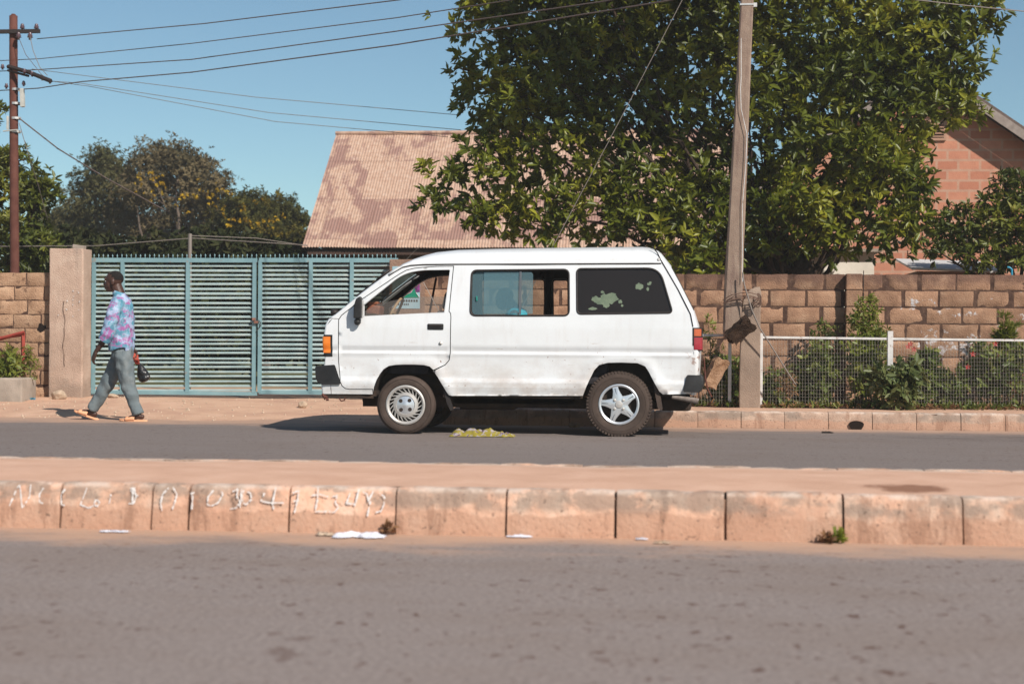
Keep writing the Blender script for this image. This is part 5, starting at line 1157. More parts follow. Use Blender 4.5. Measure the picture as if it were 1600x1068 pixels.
# quarter-panel cap, handle, lock, small marks
c = P(1029, 405, VY); mb = MB(); mb.ball((c.x, VC-hw(1.82)+.004, c.z), (.02, .015, .022)); mb.build('hinge_cap', mat('hinge_grey', [(0, (.45, .44, .43))], rough=.5), tail, smooth=True)
a = P(668, 505.5, VY); b = P(693, 515, VY)
mb = MB(); mb.box(((a.x+b.x)/2, VC-hw(a.z)-.002, (a.z+b.z)/2), (b.x-a.x, .016, a.z-b.z), None, .012); dh = mb.build('door_handle', M['plastic'], doors[0])
mb = MB(); mb.box(((a.x+b.x)/2, VC-hw(a.z)-.013, (a.z+b.z)/2+.012), (b.x-a.x-.03, .014, .022), None, .006); mb.build('grip', M['rubber'], dh)
c = P(688.5, 536, VY); mb = MB(); mb.lathe([(.001, -.008), (.008, -.008), (.009, -.004), (.017, -.006), (.019, .004)], (c.x, VC-hw(c.z)-.003, c.z), 16); mb.build('door_lock', M['rim'], doors[0], smooth=True)
# mirror near, mirror far
for side in (-1, 1):
    A = lambda px, py, e: (lambda p: (p.x, VC+side*(hw(p.z)+e), p.z))(P(px, py, VY))
    mr_ = MB(); c0 = A(561, 481, .13)
    vs = []
    prof = [(555, 497), (555.5, 478), (559, 467), (565, 463), (567.5, 466), (567.5, 497)]
    mr_.prism([q2(*p) for p in prof], VC+side*.84, VC+side*.93)
    mo = mr_.build('mirror', M['plastic'], van, bevel=.012)
    mb = MB(); mb.tube([A(560, 502, -.01), A(560, 502, .05), A(561, 494, .07)], .022, 8); mb.ball(A(560, 502.5, .05), (.038, .04, .038)); mb.build('mirror_arm', M['plastic'], mo, smooth=True)
    mb = MB(); p = P(568.2, 482, VY); mb.span((p.x, VC+side*.85, p.z-.09), (p.x+.004, VC+side*.92, p.z+.09)); mb.build('mirror_glass', M['galv'], mo)
# wiper and small cowl bits
mb = MB(); 
p0 = shell_pt(ring[tg.index(10.0)][0] if 10.0 in tg else ECw[10][0], ECw[10][1], -.35, 10); 
def sp(s, u, e=.02):
    i = int(s); t = s-i; (e0, c0), (e1, c1) = ECw[i], ECw[min(i+1, len(ECw)-1)]
    e_ = (e0[0]+(e1[0]-e0[0])*t, e0[1]+(e1[1]-e0[1])*t); c__ = (c0[0]+(c1[0]-c0[0])*t, c0[1]+(c1[1]-c0[1])*t); x, y, z = shell_pt(e_, c__, u, s); return Vector((x-e*.6, y, z+e*.8))
mb.tube([sp(9.6, -.30, .015), sp(11.6, -.72, .03)], .009, 5); mb.tube([sp(10.7, -.80, .018), sp(12.9, -.74, .018)], .008, 5)
mb.tube([sp(9.6, .35, .015), sp(11.2, -.1, .03)], .009, 5); mb.tube([sp(10.4, -.25, .018), sp(12.6, -.05, .018)], .008, 5); mb.build('wiper', M['rubber'], van)
mb = MB(); p = P(514, 487, VY); mb.ball((p.x, VC-.52, p.z), (.05, .06, .035)); mb.build('cowl_vent', M['rubber'], van, smooth=True); mb = MB(); p = P(580, 443, VY); mb.tube([sp(12.3, -.9, .015), sp(13.2, -.9, .02)], .012, 6); mb.build('cowl_fitting', M['rubber'], van, smooth=True)
a_ = P(623, 416, VY); b_ = P(655, 384, VY); mb = MB(); mb.tube([(a_.x, VC-.76, a_.z), (b_.x, VC-.80, b_.z)], .002, 5); mb.build('antenna', M['wire_grey'], van)
# lamps: a corner marker wrapping the nose each side, headlights on the front
for side in (-1, 1):
    h = mb = MB()
    def wrap(px0, px1, py0, py1, e, m, nm, par, u0=.78):
        mb = MB(); vs = []; rows_ = 8; zs_ = np.linspace(P(800, py1, VY).z, P(800, py0, VY).z, rows_+1); k = 0
        for z in zs_:
            row = []
            # from the side panel round the corner
            for x_ in np.linspace(P(px1, 540, VY).x, P(511, 540, VY).x, 4): row.append((x_, VC+side*(hw(z)+e), z))
            py = 534; ee = [c_ for c_ in ECw if True]
            # interpolate shell at height z (nose part of the list)
            for i in range(3, 8):
                if ECw[i][0][1] <= z <= ECw[i+1][0][1] or i == 7: break
            t = (z-ECw[i][0][1])/(ECw[i+1][0][1]-ECw[i][0][1]); t = min(max(t, 0), 1)
            ex = ECw[i][0][0]*(1-t)+ECw[i+1][0][0]*t; cx_ = ECw[i][1][0]*(1-t)+ECw[i+1][1][0]*t
            for u in (1, .995, .98, .95, .9, .84, u0):
                a = u; tt = 1-(max(0, 1-a**3.6))**(1/3.6); row.append((cx_+(ex-cx_)*tt-e, VC+side*(hw(z)*u+(e if u > .97 else 0)), z))
            vs += row; k = len(row)
        mb.add(vs, [(i*k+j, i*k+j+1, (i+1)*k+j+1, (i+1)*k+j) for i in range(rows_) for j in range(k-1)]); return mb.build(nm, m, par, smooth=True)
    bz = wrap(0, 519.5, 524.5, 559, .004, M['plastic'], 'corner_lamp', van)
    wrap(0, 516.5, 527.5, 553, .010, M['amber'], 'amber_lens', bz, .80)
    mb = MB(); xx = P(503, 540, VY).x; mb.span((xx-.012, VC+side*.36, P(800, 556, VY).z), (xx+.05, VC+side*.62, P(800, 528, VY).z), .02); hl_ = mb.build('headlight', M['galv'], van)
mb = MB(); xx = P(502, 540, VY).x
for i in range(6): z = P(800, 553-i*4.4, VY).z; mb.span((xx-.012, VC-.34, z-.008), (xx+.03, VC+.34, z+.008))
mb.build('grille', M['plastic'], van)
def bumper(pts, nm, u_list, m, fr):
    """side profile polygon swept across the width"""
    mb = MB(); k = len(pts); vs = []; n_ = 30
    for j in range(n_+1):
        u = -1+2*j/n_; uu = math.sin(math.pi/2*u); a = abs(uu); t = 1-(max(0, 1-a**3.4))**(1/3.4)
        for (x, z) in pts: vs.append((x+fr*t*.05*(1 if nm == 'front_bumper' else -1)*(1 if (x-pts[0][0]) < 9 else 0), VC+uu*(hw(z)+.02), z))
    fs = [(j*k+i, j*k+(i+1) % k, (j+1)*k+(i+1) % k, (j+1)*k+i) for j in range(n_) for i in range(k)]+[tuple(range(k)), tuple(n_*k+i for i in range(k))]
    mb.add(vs, fs); return mb.build(nm, m, van, auto=35)
bumper([q2(*p) for p in ((489.5, 574), (491, 571.5), (518, 569.5), (519.5, 571), (529, 598), (527, 600), (501, 600.5), (494, 597), (490.5, 590))], 'front_bumper', None, M['plastic'], .6)
bumper([q2(*p) for p in ((1077, 588), (1079, 585.5), (1099, 586), (1101, 589), (1102, 600), (1098, 611), (1094, 613), (1073, 612), (1072, 609))], 'rear_bumper', None, M['plastic'], .6)
mb = MB(); a = q2(505, 616); b = q2(582, 622); mb.span((a[0], VC-.79, b[1]), (b[0], VC+.79, a[1]-.001)); mb.build('front_valance', M['chassis'], van)
mb = MB(); a = P(503, 612, VY); 
for i in range(5): mb.tube([(a.x+.01*i, VC-.80, a.z-.02-.015*i), (a.x+.02+.012*i, VC-.795, a.z-.06-.02*math.sin(i*2))], .014, 5)
mb.tube([P(530, 622, VY+.02), P(533, 626, VY+.02), P(538, 625, VY+.02), P(540, 621, VY+.02)], .008, 5); mb.build('rusty_bracket', M['rustpole'], van)
# vertical seam below the bumper, sill seam
for pts in (((517, 600.5), (517, 615)), ((704, 618), (706, 618)), ):
    mb = MB(); mb.tube(along(dense([q2(*p) for p in pts], .03, False), .0), .003, 5); mb.build('panel_gap', M['crack'], van)
# tail lamp each side
for side in (-1, 1):
    def tl_(px0, px1, py0, py1, e, m, nm, par):
        mb = MB(); vs = []; n_ = 8
        for z in np.linspace(P(800, py1, VY).z, P(800, py0, VY).z, 5):
            a0 = P(px0, 530, VY).x; a1 = P(px1, 530, VY).x
            for j in range(n_+1):
                th = j/n_*math.pi/2; vs.append((a0+(a1-a0)*math.sin(th), VC+side*(hw(z)+e-.11*(1-math.cos(th))), z))
        k = n_+1; mb.add(vs, [(i*k+j, i*k+j+1, (i+1)*k+j+1, (i+1)*k+j) for i in range(4) for j in range(n_)]); return mb.build(nm, m, par, smooth=True)
    tb_ = tl_(1082, 1098.5, 510, 546, .003, M['plastic'], 'tail_lamp', van)
    tl_(1084.5, 1097.8, 512, 523, .006, M['orangelens'], 'turn_lens', tb_); tl_(1084.5, 1098.8, 525, 544, .006, M['redlens'], 'red_lens', tb_)
# floor, arches, underbody
zf = .42
mb = MB(); mb.span((q2(512, 0)[0], VC-.76, zf-.03), (q2(590, 0)[0], VC+.76, zf+.03)); mb.span((q2(696, 0)[0], VC-.78, zf-.03), (q2(914, 0)[0], VC+.78, zf+.03)); mb.span((q2(1032, 0)[0], VC-.76, zf), (q2(1076, 0)[0], VC+.76, zf+.05))
mb.span((q2(590, 0)[0], VC-.45, zf-.05), (q2(696, 0)[0], VC+.45, zf+.02)); mb.span((q2(914, 0)[0], VC-.45, zf-.02), (q2(1032, 0)[0], VC+.45, zf+.05))
mb.span((q2(560, 0)[0], VC-.42, .27), (q2(1060, 0)[0], VC-.34, .37)); mb.span((q2(560, 0)[0], VC+.34, .27), (q2(1060, 0)[0], VC+.42, .37))
fx = q2(637.5, 0)[0]; rx_ = q2(971, 0)[0]
mb.tube([(fx, VC-.6, .31), (fx, VC+.6, .31)], .05, 8); mb.tube([(rx_, VC-.6, .33), (rx_, VC+.6, .33)], .06, 8); mb.ball((rx_, VC, .33), .14); mb.span((fx+.42, VC-.42, .285), (rx_-.45, VC+.45, .42), .03); mb.span((fx+.5, VC-.3, .24), (fx+1.1, VC+.25, .4), .03); mb.span((rx_+.42, VC-.5, .26), (rx_+.75, VC+.4, .42), .04); mb.span((fx-.55, VC-.35, .30), (fx-.1, VC+.35, .42), .03)
mb.build('underbody', M['chassis'], van)
for arch in (arch_f, arch_r):
    for side in (-1, 1):
        mb = MB(); pl_ = dense(offset(arch+[arch[0]], 0)[:-1], .05, False); vs = []
        for (x, z) in pl_: vs += [(x, VC+side*(hw(z)-.0), z+.006), (x, VC+side*(hw(z)-.30), z+.01)]
        k = len(pl_); cx = sum(p[0] for p in pl_)/k
        fs = [(2*i, 2*i+2, 2*i+3, 2*i+1) for i in range(k-1)]; mb.add(vs, fs)
        b0 = len(mb.v); mb.add([(x, VC+side*(hw(z)-.30), z+.01) for x, z in pl_], [tuple(range(k))]); mb.build('wheel_arch', M['chassis'], van)
mb = MB(); mb.tube([P(1050, 619, VY+.05), P(1080, 624, VY+.05), P(1091, 627, VY+.05)], [.025, .03, .032], 12, False); mb.build('exhaust_pipe', mat('exhaust', [(.3, (.12, .09, .075)), (.7, (.3, .25, .22))], 20, .6), van, smooth=True)
def flap(pts, m):
    mb = MB(); mb.prism([q2(*p) for p in pts], VY+.03, VY+.045); mb.v = [(x+.02*math.sin(z*9), y, z) for x, y, z in mb.v]; mb.build('mudflap', m, van)
flap(((694, 604), (701, 611), (703, 620), (706, 639), (701, 642), (697, 630)), M['rubber'])
flap(((1023, 597), (1028, 605), (1034, 615), (1034, 638), (1032, 641), (1026.5, 639), (1026, 620)), M['tyre'])
# interior: seats, dash, wheel, pillars
def seat(x, y, z=.62, w_=.5, name='seat', bench=False, head=True):
    root = MB(); root.box((x, y, z+.05), (.46, w_, .14), None, .05); s_ = root.build('seat', M['seat'], van, smooth=False)
    mb = MB(); Mr = Matrix.Rotation(.22, 3, 'Y'); mb.box((x+.30, y, z+.36), (.13, w_, .60), Mr, .05); mb.build('backrest', M['seat'], s_)
    if head:
        for hy in ([0] if not bench else [-.35, 0, .35]): mb = MB(); mb.box((x+.40, y+hy, z+.76), (.10, .26, .19), Mr, .04); mb.build('headrest', M['seat'], s_)
dx_ = q2(640, 0)[0]
seat(dx_-.02, VC-.40, .64); seat(dx_-.02, VC+.40, .64)
seat(q2(785, 0)[0], VC-.1, .55, 1.1, bench=True, head=False); seat(q2(905, 0)[0], VC-.1, .55, 1.15, bench=True, head=False)
mb = MB(); p = q2(548, 490); mb.box((p[0]+.06, VC, p[1]-.16), (.46, 1.5, .30), Matrix.Rotation(-.1, 3, 'Y'), .05); mb.build('dashboard', M['interior'], van)
mb = MB(); p = q2(578, 480); mb.box((p[0], VC-.5, p[1]-.02), (.14, .3, .11), Matrix.Rotation(.2, 3, 'Y'), .02); mb.box((p[0], VC-.5, p[1]+.05), (.11, .3, .03), None, .01); mb.build('dash_cluster', mat('dash_red', [(.3, (.12, .04, .035)), (.7, (.28, .10, .05))], 9, .6), van)
mb = MB(); c = q2(606, 486); Mr = Matrix.Rotation(R(28), 3, 'Y'); ring_ = [Mr @ Vector((.0, .18*math.cos(a), .18*math.sin(a)))+Vector((c[0], VC-.42, c[1]-.01)) for a in np.linspace(0, 2*math.pi, 29)]
mb.tube(ring_, .015, 7); mb.tube([ring_[0], ring_[14]], .012, 5); mb.tube([Vector((c[0], VC-.42, c[1]-.01)), Vector((c[0]-.25, VC-.42, c[1]-.3))], .02, 6); mb.build('steering_wheel', mat('tan_wheel', [(.3, (.28, .17, .09)), (.7, (.42, .28, .17))], 9, .5), van, smooth=True)
mb = MB(); a = P(662, 441, VY+.12); b = P(690, 494, VY+.10); mb.tube([a, b], [(.016, .003), (.016, .003)], 4); mb.build('seat_belt', mat('belt_grey', [(0, (.25, .22, .2))], rough=.7), van)

# wheels
def tyre_mb(cx, cy, cz, Ro, Ri, wd, blocks=0):
    mb = MB(); h = wd/2; prof = [(Ri, -h*.72), (Ri+.012, -h*.92), (Ri+.05, -h*1.04), (Ro-.045, -h*1.02), (Ro-.018, -h*.93), (Ro-.004, -h*.74), (Ro, -h*.4), (Ro, h*.4), (Ro-.004, h*.74), (Ro-.018, h*.93), (Ro-.045, h*1.02), (Ri+.05, h*1.04), (Ri, h*.72)]
    mb.lathe(prof, (cx, cy, cz), 64)
    mb.lathe([(Ri+.066, -h*1.03), (Ri+.069, -h*1.075), (Ri+.072, -h*1.03)], (cx, cy, cz), 64)
    if blocks:
        for i in range(blocks):
            a = 2*math.pi*i/blocks; er = Vector((math.cos(a), 0, math.sin(a))); et = Vector((-math.sin(a), 0, math.cos(a)))
            for k, (y0, y1) in enumerate(((-.98, -.55), (-.45, .0), (.1, .5), (.58, .98))):
                rr_ = Ro-.004 if k in (1, 2) else Ro-.012; sh = et*.006*(k % 2)
                Mr = Matrix(((er.x, 0, et.x), (er.y, 1, et.y), (er.z, 0, et.z)))
                mb.box(Vector((cx, cy, cz))+er*rr_+sh+Vector((0, h*(y0+y1)/2, 0)), (.022, h*(y1-y0), 2*math.pi*Ro/blocks*.62), Mr)
    return mb
def wheel(kind, cx, cy, Ro, side, Rr):
    root = empty('wheel', (0, 0, 0)); root.parent = van; root.location = Vector((cx, cy, Ro))-Vector(van.location); del root
    return
def make_wheel(kind, px, side):
    if kind == 'front': Ro, Ri = .308, .205
    else: Ro, Ri = .337, .207
    cx = q2(px, 0)[0]; wd = .175; cy = VC+side*(.80-wd/2); cz = Ro-.004; h = wd/2
    w0 = MB(); cyo = cy+side*h*.55
    w0.lathe([(.001, 0), (Ri-.012, 0), (Ri-.012, -side*.02)], (cx, cyo-side*.035, cz), 40); wh = w0.build('wheel', M['rim_dark'], van, auto=40)
    tyre_mb(cx, cy, cz, Ro, Ri, wd, 60 if kind != 'front' else 0).build('tyre', M['tyre'], wh, auto=38)
    f = side
    if kind == 'front':
        mb = MB(); yo = cy+f*h
        mb.lathe([(Ri-.034, f*-.022), (Ri-.028, f*-.006), (Ri-.012, f*.002), (Ri+.002, f*-.004), (Ri+.004, f*-.02)], (cx, yo, cz), 56)
        mb.lathe([(.135, f*-.022), (.128, f*-.006), (.10, f*.002), (.097, f*-.008), (.075, f*-.008)], (cx, yo, cz), 48)
        n_ = 22
        for i in range(n_):
            a0 = 2*math.pi*i/n_; a1 = a0+.30
            p0 = Vector((math.cos(a0), 0, math.sin(a0)))*.126; p1 = Vector((math.cos(a1), 0, math.sin(a1)))*(Ri-.028)
            d = (p1-p0).normalized(); nrm = Vector((-d.z, 0, d.x)); c_ = Vector((cx, yo-f*.010, cz))
            vs = [c_+p0-nrm*.0065, c_+p0+nrm*.0065, c_+p1+nrm*.0032, c_+p1-nrm*.0032]; bk_ = Vector((0, -f*.014, 0))
            mb.add(vs+[v+bk_ for v in vs], [(0, 1, 2, 3), (0, 4, 5, 1), (2, 6, 7, 3), (1, 5, 6, 2), (3, 7, 4, 0)])
        hc = mb.build('hubcap', M['rim'], wh, auto=35)
        mb = MB(); mb.lathe([(.001, f*.006), (.025, f*.005), (.034, f*.0), (.082, f*-.001), (.094, f*-.006), (.097, f*-.02)], (cx, yo, cz), 40); hb = mb.build('hub', M['alloy'], wh, auto=35)
        mb = MB()
        for i in range(4): a = R(48+90*i); mb.lathe([(.001, f*.0045), (.0195, f*.0045), (.0205, f*-.004)], (cx+.066*math.cos(a), yo-f*.0008, cz+.066*math.sin(a)), 16)
        mb.build('bolt_hole', M['rim_dark'], hb)
    else:
        mb = MB(); yo = cy+f*h
        mb.lathe([(Ri-.026, f*-.03), (Ri-.022, f*-.008), (Ri-.008, f*.0), (Ri+.003, f*-.004), (Ri+.005, f*-.02)], (cx, yo, cz), 56)
        N5 = 200; vs = []; 
        # star disc: angular radius gives five broad flared spokes
        A5 = [R(103+72*k) for k in range(5)]; star = []
        for i in range(N5):
            a = 2*math.pi*i/N5; da = min(abs((a-b_+math.pi) % (2*math.pi)-math.pi) for b_ in A5)
            # inner contour: round hub; spokes reach the rim within +-~17 deg, flared at the rim
            r_ = .088
            while r_ < Ri-.020:
                hw_ = .029+.030*(1-(r_-.085)/.10)**2.0 if r_ < .185 else .029+.25*(r_-.185)
                if math.sin(da) > hw_/r_: break
                r_ += .0015
            star.append((r_, a, da))
        def ringv(scale, yoff, groove=True): return [Vector((cx+r_*scale*math.cos(a), yo+f*(yoff-(.012*(r_*scale/Ri)**2)), cz+r_*scale*math.sin(a))) for r_, a, da in star]
        rings = [ringv(s_, y_) for s_, y_ in ((.25, .012), (.6, .010), (.94, .006), (1.0, -.002), (1.0, -.03))]
        v_ = sum(rings, []); mb.add(v_, [(i*N5+j, i*N5+(j+1) % N5, (i+1)*N5+(j+1) % N5, (i+1)*N5+j) for i in range(len(rings)-1) for j in range(N5)]+[tuple(range(N5))])
        al = mb.build('alloy_rim', M['alloy'], wh, auto=30)
        gm = bpy.data.materials.get('groove') or mat('groove', [(0, (.25, .26, .28))], rough=.5, metal=.5)
        for b_ in A5:
            er = Vector((math.cos(b_), 0, math.sin(b_))); c_ = Vector((cx, yo, cz)); mb = MB(); mb.tube([c_+er*.11+Vector((0, f*.0075, 0)), c_+er*(Ri-.035)+Vector((0, f*.001, 0))], [.003, .006], 5); mb.build('spoke_groove', gm, al)
        mb = MB(); mb.lathe([(.001, f*.022), (.018, f*.021), (.034, f*.018), (.041, f*.010), (.045, f*-.002)], (cx, yo, cz), 28); mb.build('centre_cap', M['rim'], al, auto=35)
        for i in range(4):
            a = R(45+90*i); mb = MB(); mb.lathe([(.001, f*.024), (.009, f*.022), (.011, f*.012), (.018, f*.010), (.019, f*.0)], (cx+.062*math.cos(a), yo, cz+.062*math.sin(a)), 14); mb.build('wheel_nut', M['rim'], al, auto=40)
for side in (-1, 1): make_wheel('front', 637.3, side); make_wheel('rear', 971.3, side)
# ------------------------------------------------------------------ people
M['skin'] = mat('dark_skin', [(.3, (.050, .022, .015)), (.7, (.075, .035, .024))], 9, .5, .15, 60, .35)
M['hair'] = mat('cropped_hair', [(0, (.012, .009, .008))], rough=.95, bump=.6, bscale=200)
def shirt_extra(t, col, pos):
    a = nz(t, pos, 8, .48, .54, (1, 1, 1.6), 3, 1); b_ = nz(t, pos, 8, .49, .55, (1, 1, 1.5), 3, 6); c_ = nz(t, pos, 14, .5, .62, (1, 1, .5), 4, 3)
    col = mixc(t, mth(t, 'MULTIPLY', a, .8), col, (.33, .075, .25)); col = mixc(t, mth(t, 'MULTIPLY', b_, .85), col, (.06, .24, .32)); return mixc(t, mth(t, 'MULTIPLY', c_, .3), col, (.52, .60, .70))
M['shirt'] = mat('tie_dye_cotton', [(.3, (.18, .30, .45)), (.7, (.40, .43, .58))], 8, .85, .25, 30, .1, extra=shirt_extra, bdist=.02)
M['trousers'] = mat('grey_twill', [(.3, (.11, .14, .155)), (.7, (.17, .19, .195))], 5, .9, .35, 18, .1, bdist=.03,
                    extra=lambda t, c, p: mixc(t, mth(t, 'MULTIPLY', nz(t, p, 10, .5, .7), .35), c, (.24, .25, .25)))
M['slipper'] = mat('peach_foam', [(.3, (.72, .34, .18)), (.7, (.80, .42, .24))], 12, .7)
M['turquoise'] = mat('turquoise_cloth', [(.3, (.02, .30, .38)), (.7, (.04, .42, .50))], 8, .8)
MY = 18.5
def W(px, py, dy=0.): p = P(px, py, MY); return Vector((p.x, MY+dy, p.z))
man = empty('person', (W(185, 658).x, MY, 0), 'man in a tie-dye shirt and grey trousers walking left past the gate', 'person')
def head_parts(mb, c, s=1., face=-1, tilt=0.):
    """head facing -x; c centre of skull"""
    Mr = Matrix.Rotation(tilt, 3, 'Y'); T = lambda x, y, z: c+Mr @ Vector((x*s, y*s, z*s))
    mb.ball(T(.012, 0, .035), (.098*s, .074*s, .088*s), 18, Mr)      # skull
    mb.ball(T(-.042, 0, -.022), (.056*s, .058*s, .078*s), 16, Mr)    # face
    mb.ball(T(-.050, 0, -.075), (.042*s, .042*s, .034*s), 14, Mr)    # jaw/chin
    mb.ball(T(-.075, 0, .038), (.026*s, .052*s, .022*s), 12, Mr)     # brow
    mb.ball(T(-.102, 0, -.018), (.020*s, .017*s, .018*s), 10, Mr); mb.ball(T(-.092, 0, .008), (.016*s, .012*s, .03*s), 8, Mr)   # nose
    mb.ball(T(-.094, 0, -.050), (.017*s, .026*s, .011*s), 10, Mr); mb.ball(T(-.091, 0, -.066), (.017*s, .024*s, .010*s), 10, Mr)   # lips
    for sy in (-1, 1): mb.ball(T(.012, sy*.074, -.005), (.022*s, .010*s, .034*s), 10, Mr)   # ears
    mb.tube([T(.028, 0, -.04), T(.058, 0, -.14)], [.060*s, .066*s], 14)
def hand(mb, w_, d, palm_n, s=1., curl=.6, spread=.15):
    """wrist, direction, palm normal (the side fingers curl to)"""
    d = Vector(d).normalized(); n_ = Vector(palm_n); n_ = (n_-d*n_.dot(d)).normalized(); sd_ = d.cross(n_)
    mb.tube([w_, w_+d*.045*s, w_+d*.088*s], [(.026*s, .018*s), (.040*s, .017*s), (.038*s, .014*s)], 10) if False else None
    for k in range(4):
        o = (k-1.5)*.0195*s; mb.tube([w_+sd_*o*.55, w_+sd_*o+d*.085*s], [.0155*s, .0125*s], 8)
        L_ = [.040, .046, .043, .033][k]*s; p = w_+sd_*o+d*.085*s; ang = 0; dd = (d+sd_*(k-1.5)*spread*.3).normalized(); pts = [p]
        for j in range(3):
            ang += curl*(.5+.28*j)*.8; e = (dd*math.cos(ang)+n_*math.sin(ang)); p = p+e*L_*(1-.22*j)*.72; pts.append(p)
        mb.tube(pts, [.0105*s, .0098*s, .009*s, .0072*s], 8)
    t0 = w_-sd_*.022*s+d*.022*s; mb.tube([t0, t0-sd_*.022*s+d*.026*s+n_*.012*s, t0-sd_*.026*s+d*.055*s+n_*.028*s, t0-sd_*.02*s+d*.078*s+n_*.036*s], [.014*s, .0125*s, .011*s, .008*s], 8)
# body skeleton
hc = W(177.5, 440.5); neck0 = W(186, 457); chest = W(189, 487); belly = W(189, 522); pelvis = W(192, 548)
shN = W(191, 472, -.175); elN = W(178, 526, -.25); wrN = W(160, 550, -.23)
shF = W(187, 472, .175); elF = W(193, 520, .19); wrF = W(204, 547, .10)
hiN = W(195, 552, -.085); knN = W(205, 603, -.09); anN = W(220, 648, -.09)
hiF = W(187, 552, .085); knF = W(163, 602, .09); anF = W(139, 641, .09)
mb = MB(); head_parts(mb, hc, 1.07, tilt=-.06)
mb.etube([neck0+Vector((0, 0, -.02)), W(188, 474), chest, belly, pelvis, W(192, 560)], [(.06, .07), (.085, .16), (.105, .155), (.09, .135), (.10, .145), (.085, .13)])
for sh_, el_, wr_ in ((shN, elN, wrN), (shF, elF, wrF)):
    mb.ball(sh_, .058, 12); mb.tube([sh_, sh_.lerp(el_, .5), el_], [.052, .047, .038], 12); mb.ball(el_, .038, 10); mb.tube([el_, el_.lerp(wr_, .3), wr_], [.038, .038, .025], 12)
hand(mb, wrN, W(153, 566, -.2)-wrN, (.7, .6, 0), 1.08, .75); hand(mb, wrF, W(209, 560, .06)-wrF, (-.2, -1, 0), 1.05, 1.15)
for hp, kn, an in ((hiN, knN, anN), (hiF, knF, anF)):
    mb.tube([hp, hp.lerp(kn, .5), kn], [.082, .070, .052], 12); mb.tube([kn, kn.lerp(an, .35), an], [.052, .050, .034], 12)
def foot(mb, an, heel, toe, s=1., sole_n=Vector((0, 0, 1))):
    d = (toe-heel).normalized(); side = Vector((0, 1, 0)); up_ = side.cross(d); up_ = up_ if up_.z > 0 else -up_
    mb.ball(heel+d*.03+up_*.032, (.036, .030, .034), 10); mb.tube([an, heel+d*.045+up_*.045], [.034, .036], 10)
    mb.tube([heel+d*.03+up_*.030, heel+d*.11+up_*.036, heel+d*.18+up_*.024], [.032, (.036, .03), (.042, .018)], 10)
    for k in range(5):
        o = side*(k-2)*.0165*(1); mb.tube([heel+d*.175+up_*.018+o*.85, heel+d*(.225-.006*k)+up_*.012+o], [.0115, .0095], 7)
heN = W(229, 656, -.09); toN = W(193, 656.5, -.09); heF = W(146, 654, .09); toF = W(114, 642, .09)
heN.z = .028; toN.z = .026; heF.z = .034; toF.z = .115
foot(mb, anN, heN, toN); foot(mb, anF, heF, toF)
body = remesh(mb, 'body', M['skin'], .006, man, 3)
mb = MB(); mb.ball(hc+Vector((.018, 0, .042)), (.104, .081, .092), 18); hv = [v for v in mb.v]
bmh = bmesh.new(); me = mb.mesh('h'); bmh.from_mesh(me)
bmesh.ops.delete(bmh, geom=[v for v in bmh.verts if v.co.z < hc.z+.03+(-.9*(v.co.x-hc.x-.0) if v.co.x < hc.x else -.35*(v.co.x-hc.x))], context='VERTS'); bmh.to_mesh(me); bmh.free(); link_mesh('hair', me, M['hair'], man, True)
for sy in (-1, 1):
    mb = MB(); mb.ball(hc+Vector((-.084, sy*.030, .008)), .0105, 10); e_ = mb.build('eye', mat('eye_white', [(0, (.5, .45, .4))], rough=.3) if sy < 0 else bpy.data.materials['eye_white'], man, smooth=True)
    mb = MB(); mb.ball(hc+Vector((-.0925, sy*.031, .008)), .0050, 8); mb.build('iris', M['hair'], e_, smooth=True)
# shirt
mb = MB()
mb.etube([W(185, 460), W(186.5, 464), W(189, 470), W(190, 478), W(190, 492), W(189, 508), W(188, 524), W(188.5, 538), W(190, 545)], [(.066, .074), (.080, .115), (.108, .175), (.128, .19), (.142, .19), (.150, .185), (.153, .182), (.150, .184), (.148, .185)], 22)
mb.etube([W(203, 530), W(203, 546), W(203, 552)], [(.03, .14), (.032, .145), (.028, .14)], 14)
mb.tube([shN+Vector((.0, .03, .02)), shN.lerp(elN, .25)+Vector((0, -.005, 0)), shN.lerp(elN, .6), elN+Vector((.0, 0, .01)), elN.lerp(wrN, .16)], [.080, .084, .084, .080, .074], 14)
mb.tube([shF+Vector((.0, -.03, .02)), shF.lerp(elF, .5), elF, elF.lerp(wrF, .5)], [.072, .07, .064, .056], 14)
shirt = remesh(mb, 'shirt', M['shirt'], .0075, man, 3, .016, jscale=13)
mb = MB(); mb.lathe([(.062, 0), (.066, .02), (.070, .045), (.076, .045), (.074, .015), (.072, -.01)], (0, 0, 0), 22, 'z')
Mr = Matrix.Rotation(.32, 3, 'Y'); cc = W(185.5, 459.5); mb.v = [tuple(Mr @ Vector(v)+cc+Vector((-.004, 0, -.01))) for v in mb.v]; mb.build('collar', M['shirt'], shirt, smooth=True)
mb = MB(); a = elN.lerp(wrN, .12); d = (wrN-elN).normalized(); mb.tube([a-d*.02, a, a+d*.025], [.078, .081, .077], 16, False); mb.build('cuff', M['shirt'], shirt, smooth=True)
# trousers
mb = MB()
mb.etube([W(190.5, 540), W(192, 550), W(192, 560)], [(.118, .150), (.124, .158), (.118, .160)], 20)
for hp, kn, an in ((hiN, knN, anN), (hiF, knF, anF)):
    d = (an-kn).normalized(); mb.tube([hp+Vector((0, 0, .03)), hp.lerp(kn, .3), hp.lerp(kn, .7), kn, kn.lerp(an, .35), kn.lerp(an, .75), kn.lerp(an, .97)], [.102, .106, .094, .086, .078, .070, .072], 16)
tr = remesh(mb, 'trousers', M['trousers'], .0075, man, 4, .020, jscale=11)
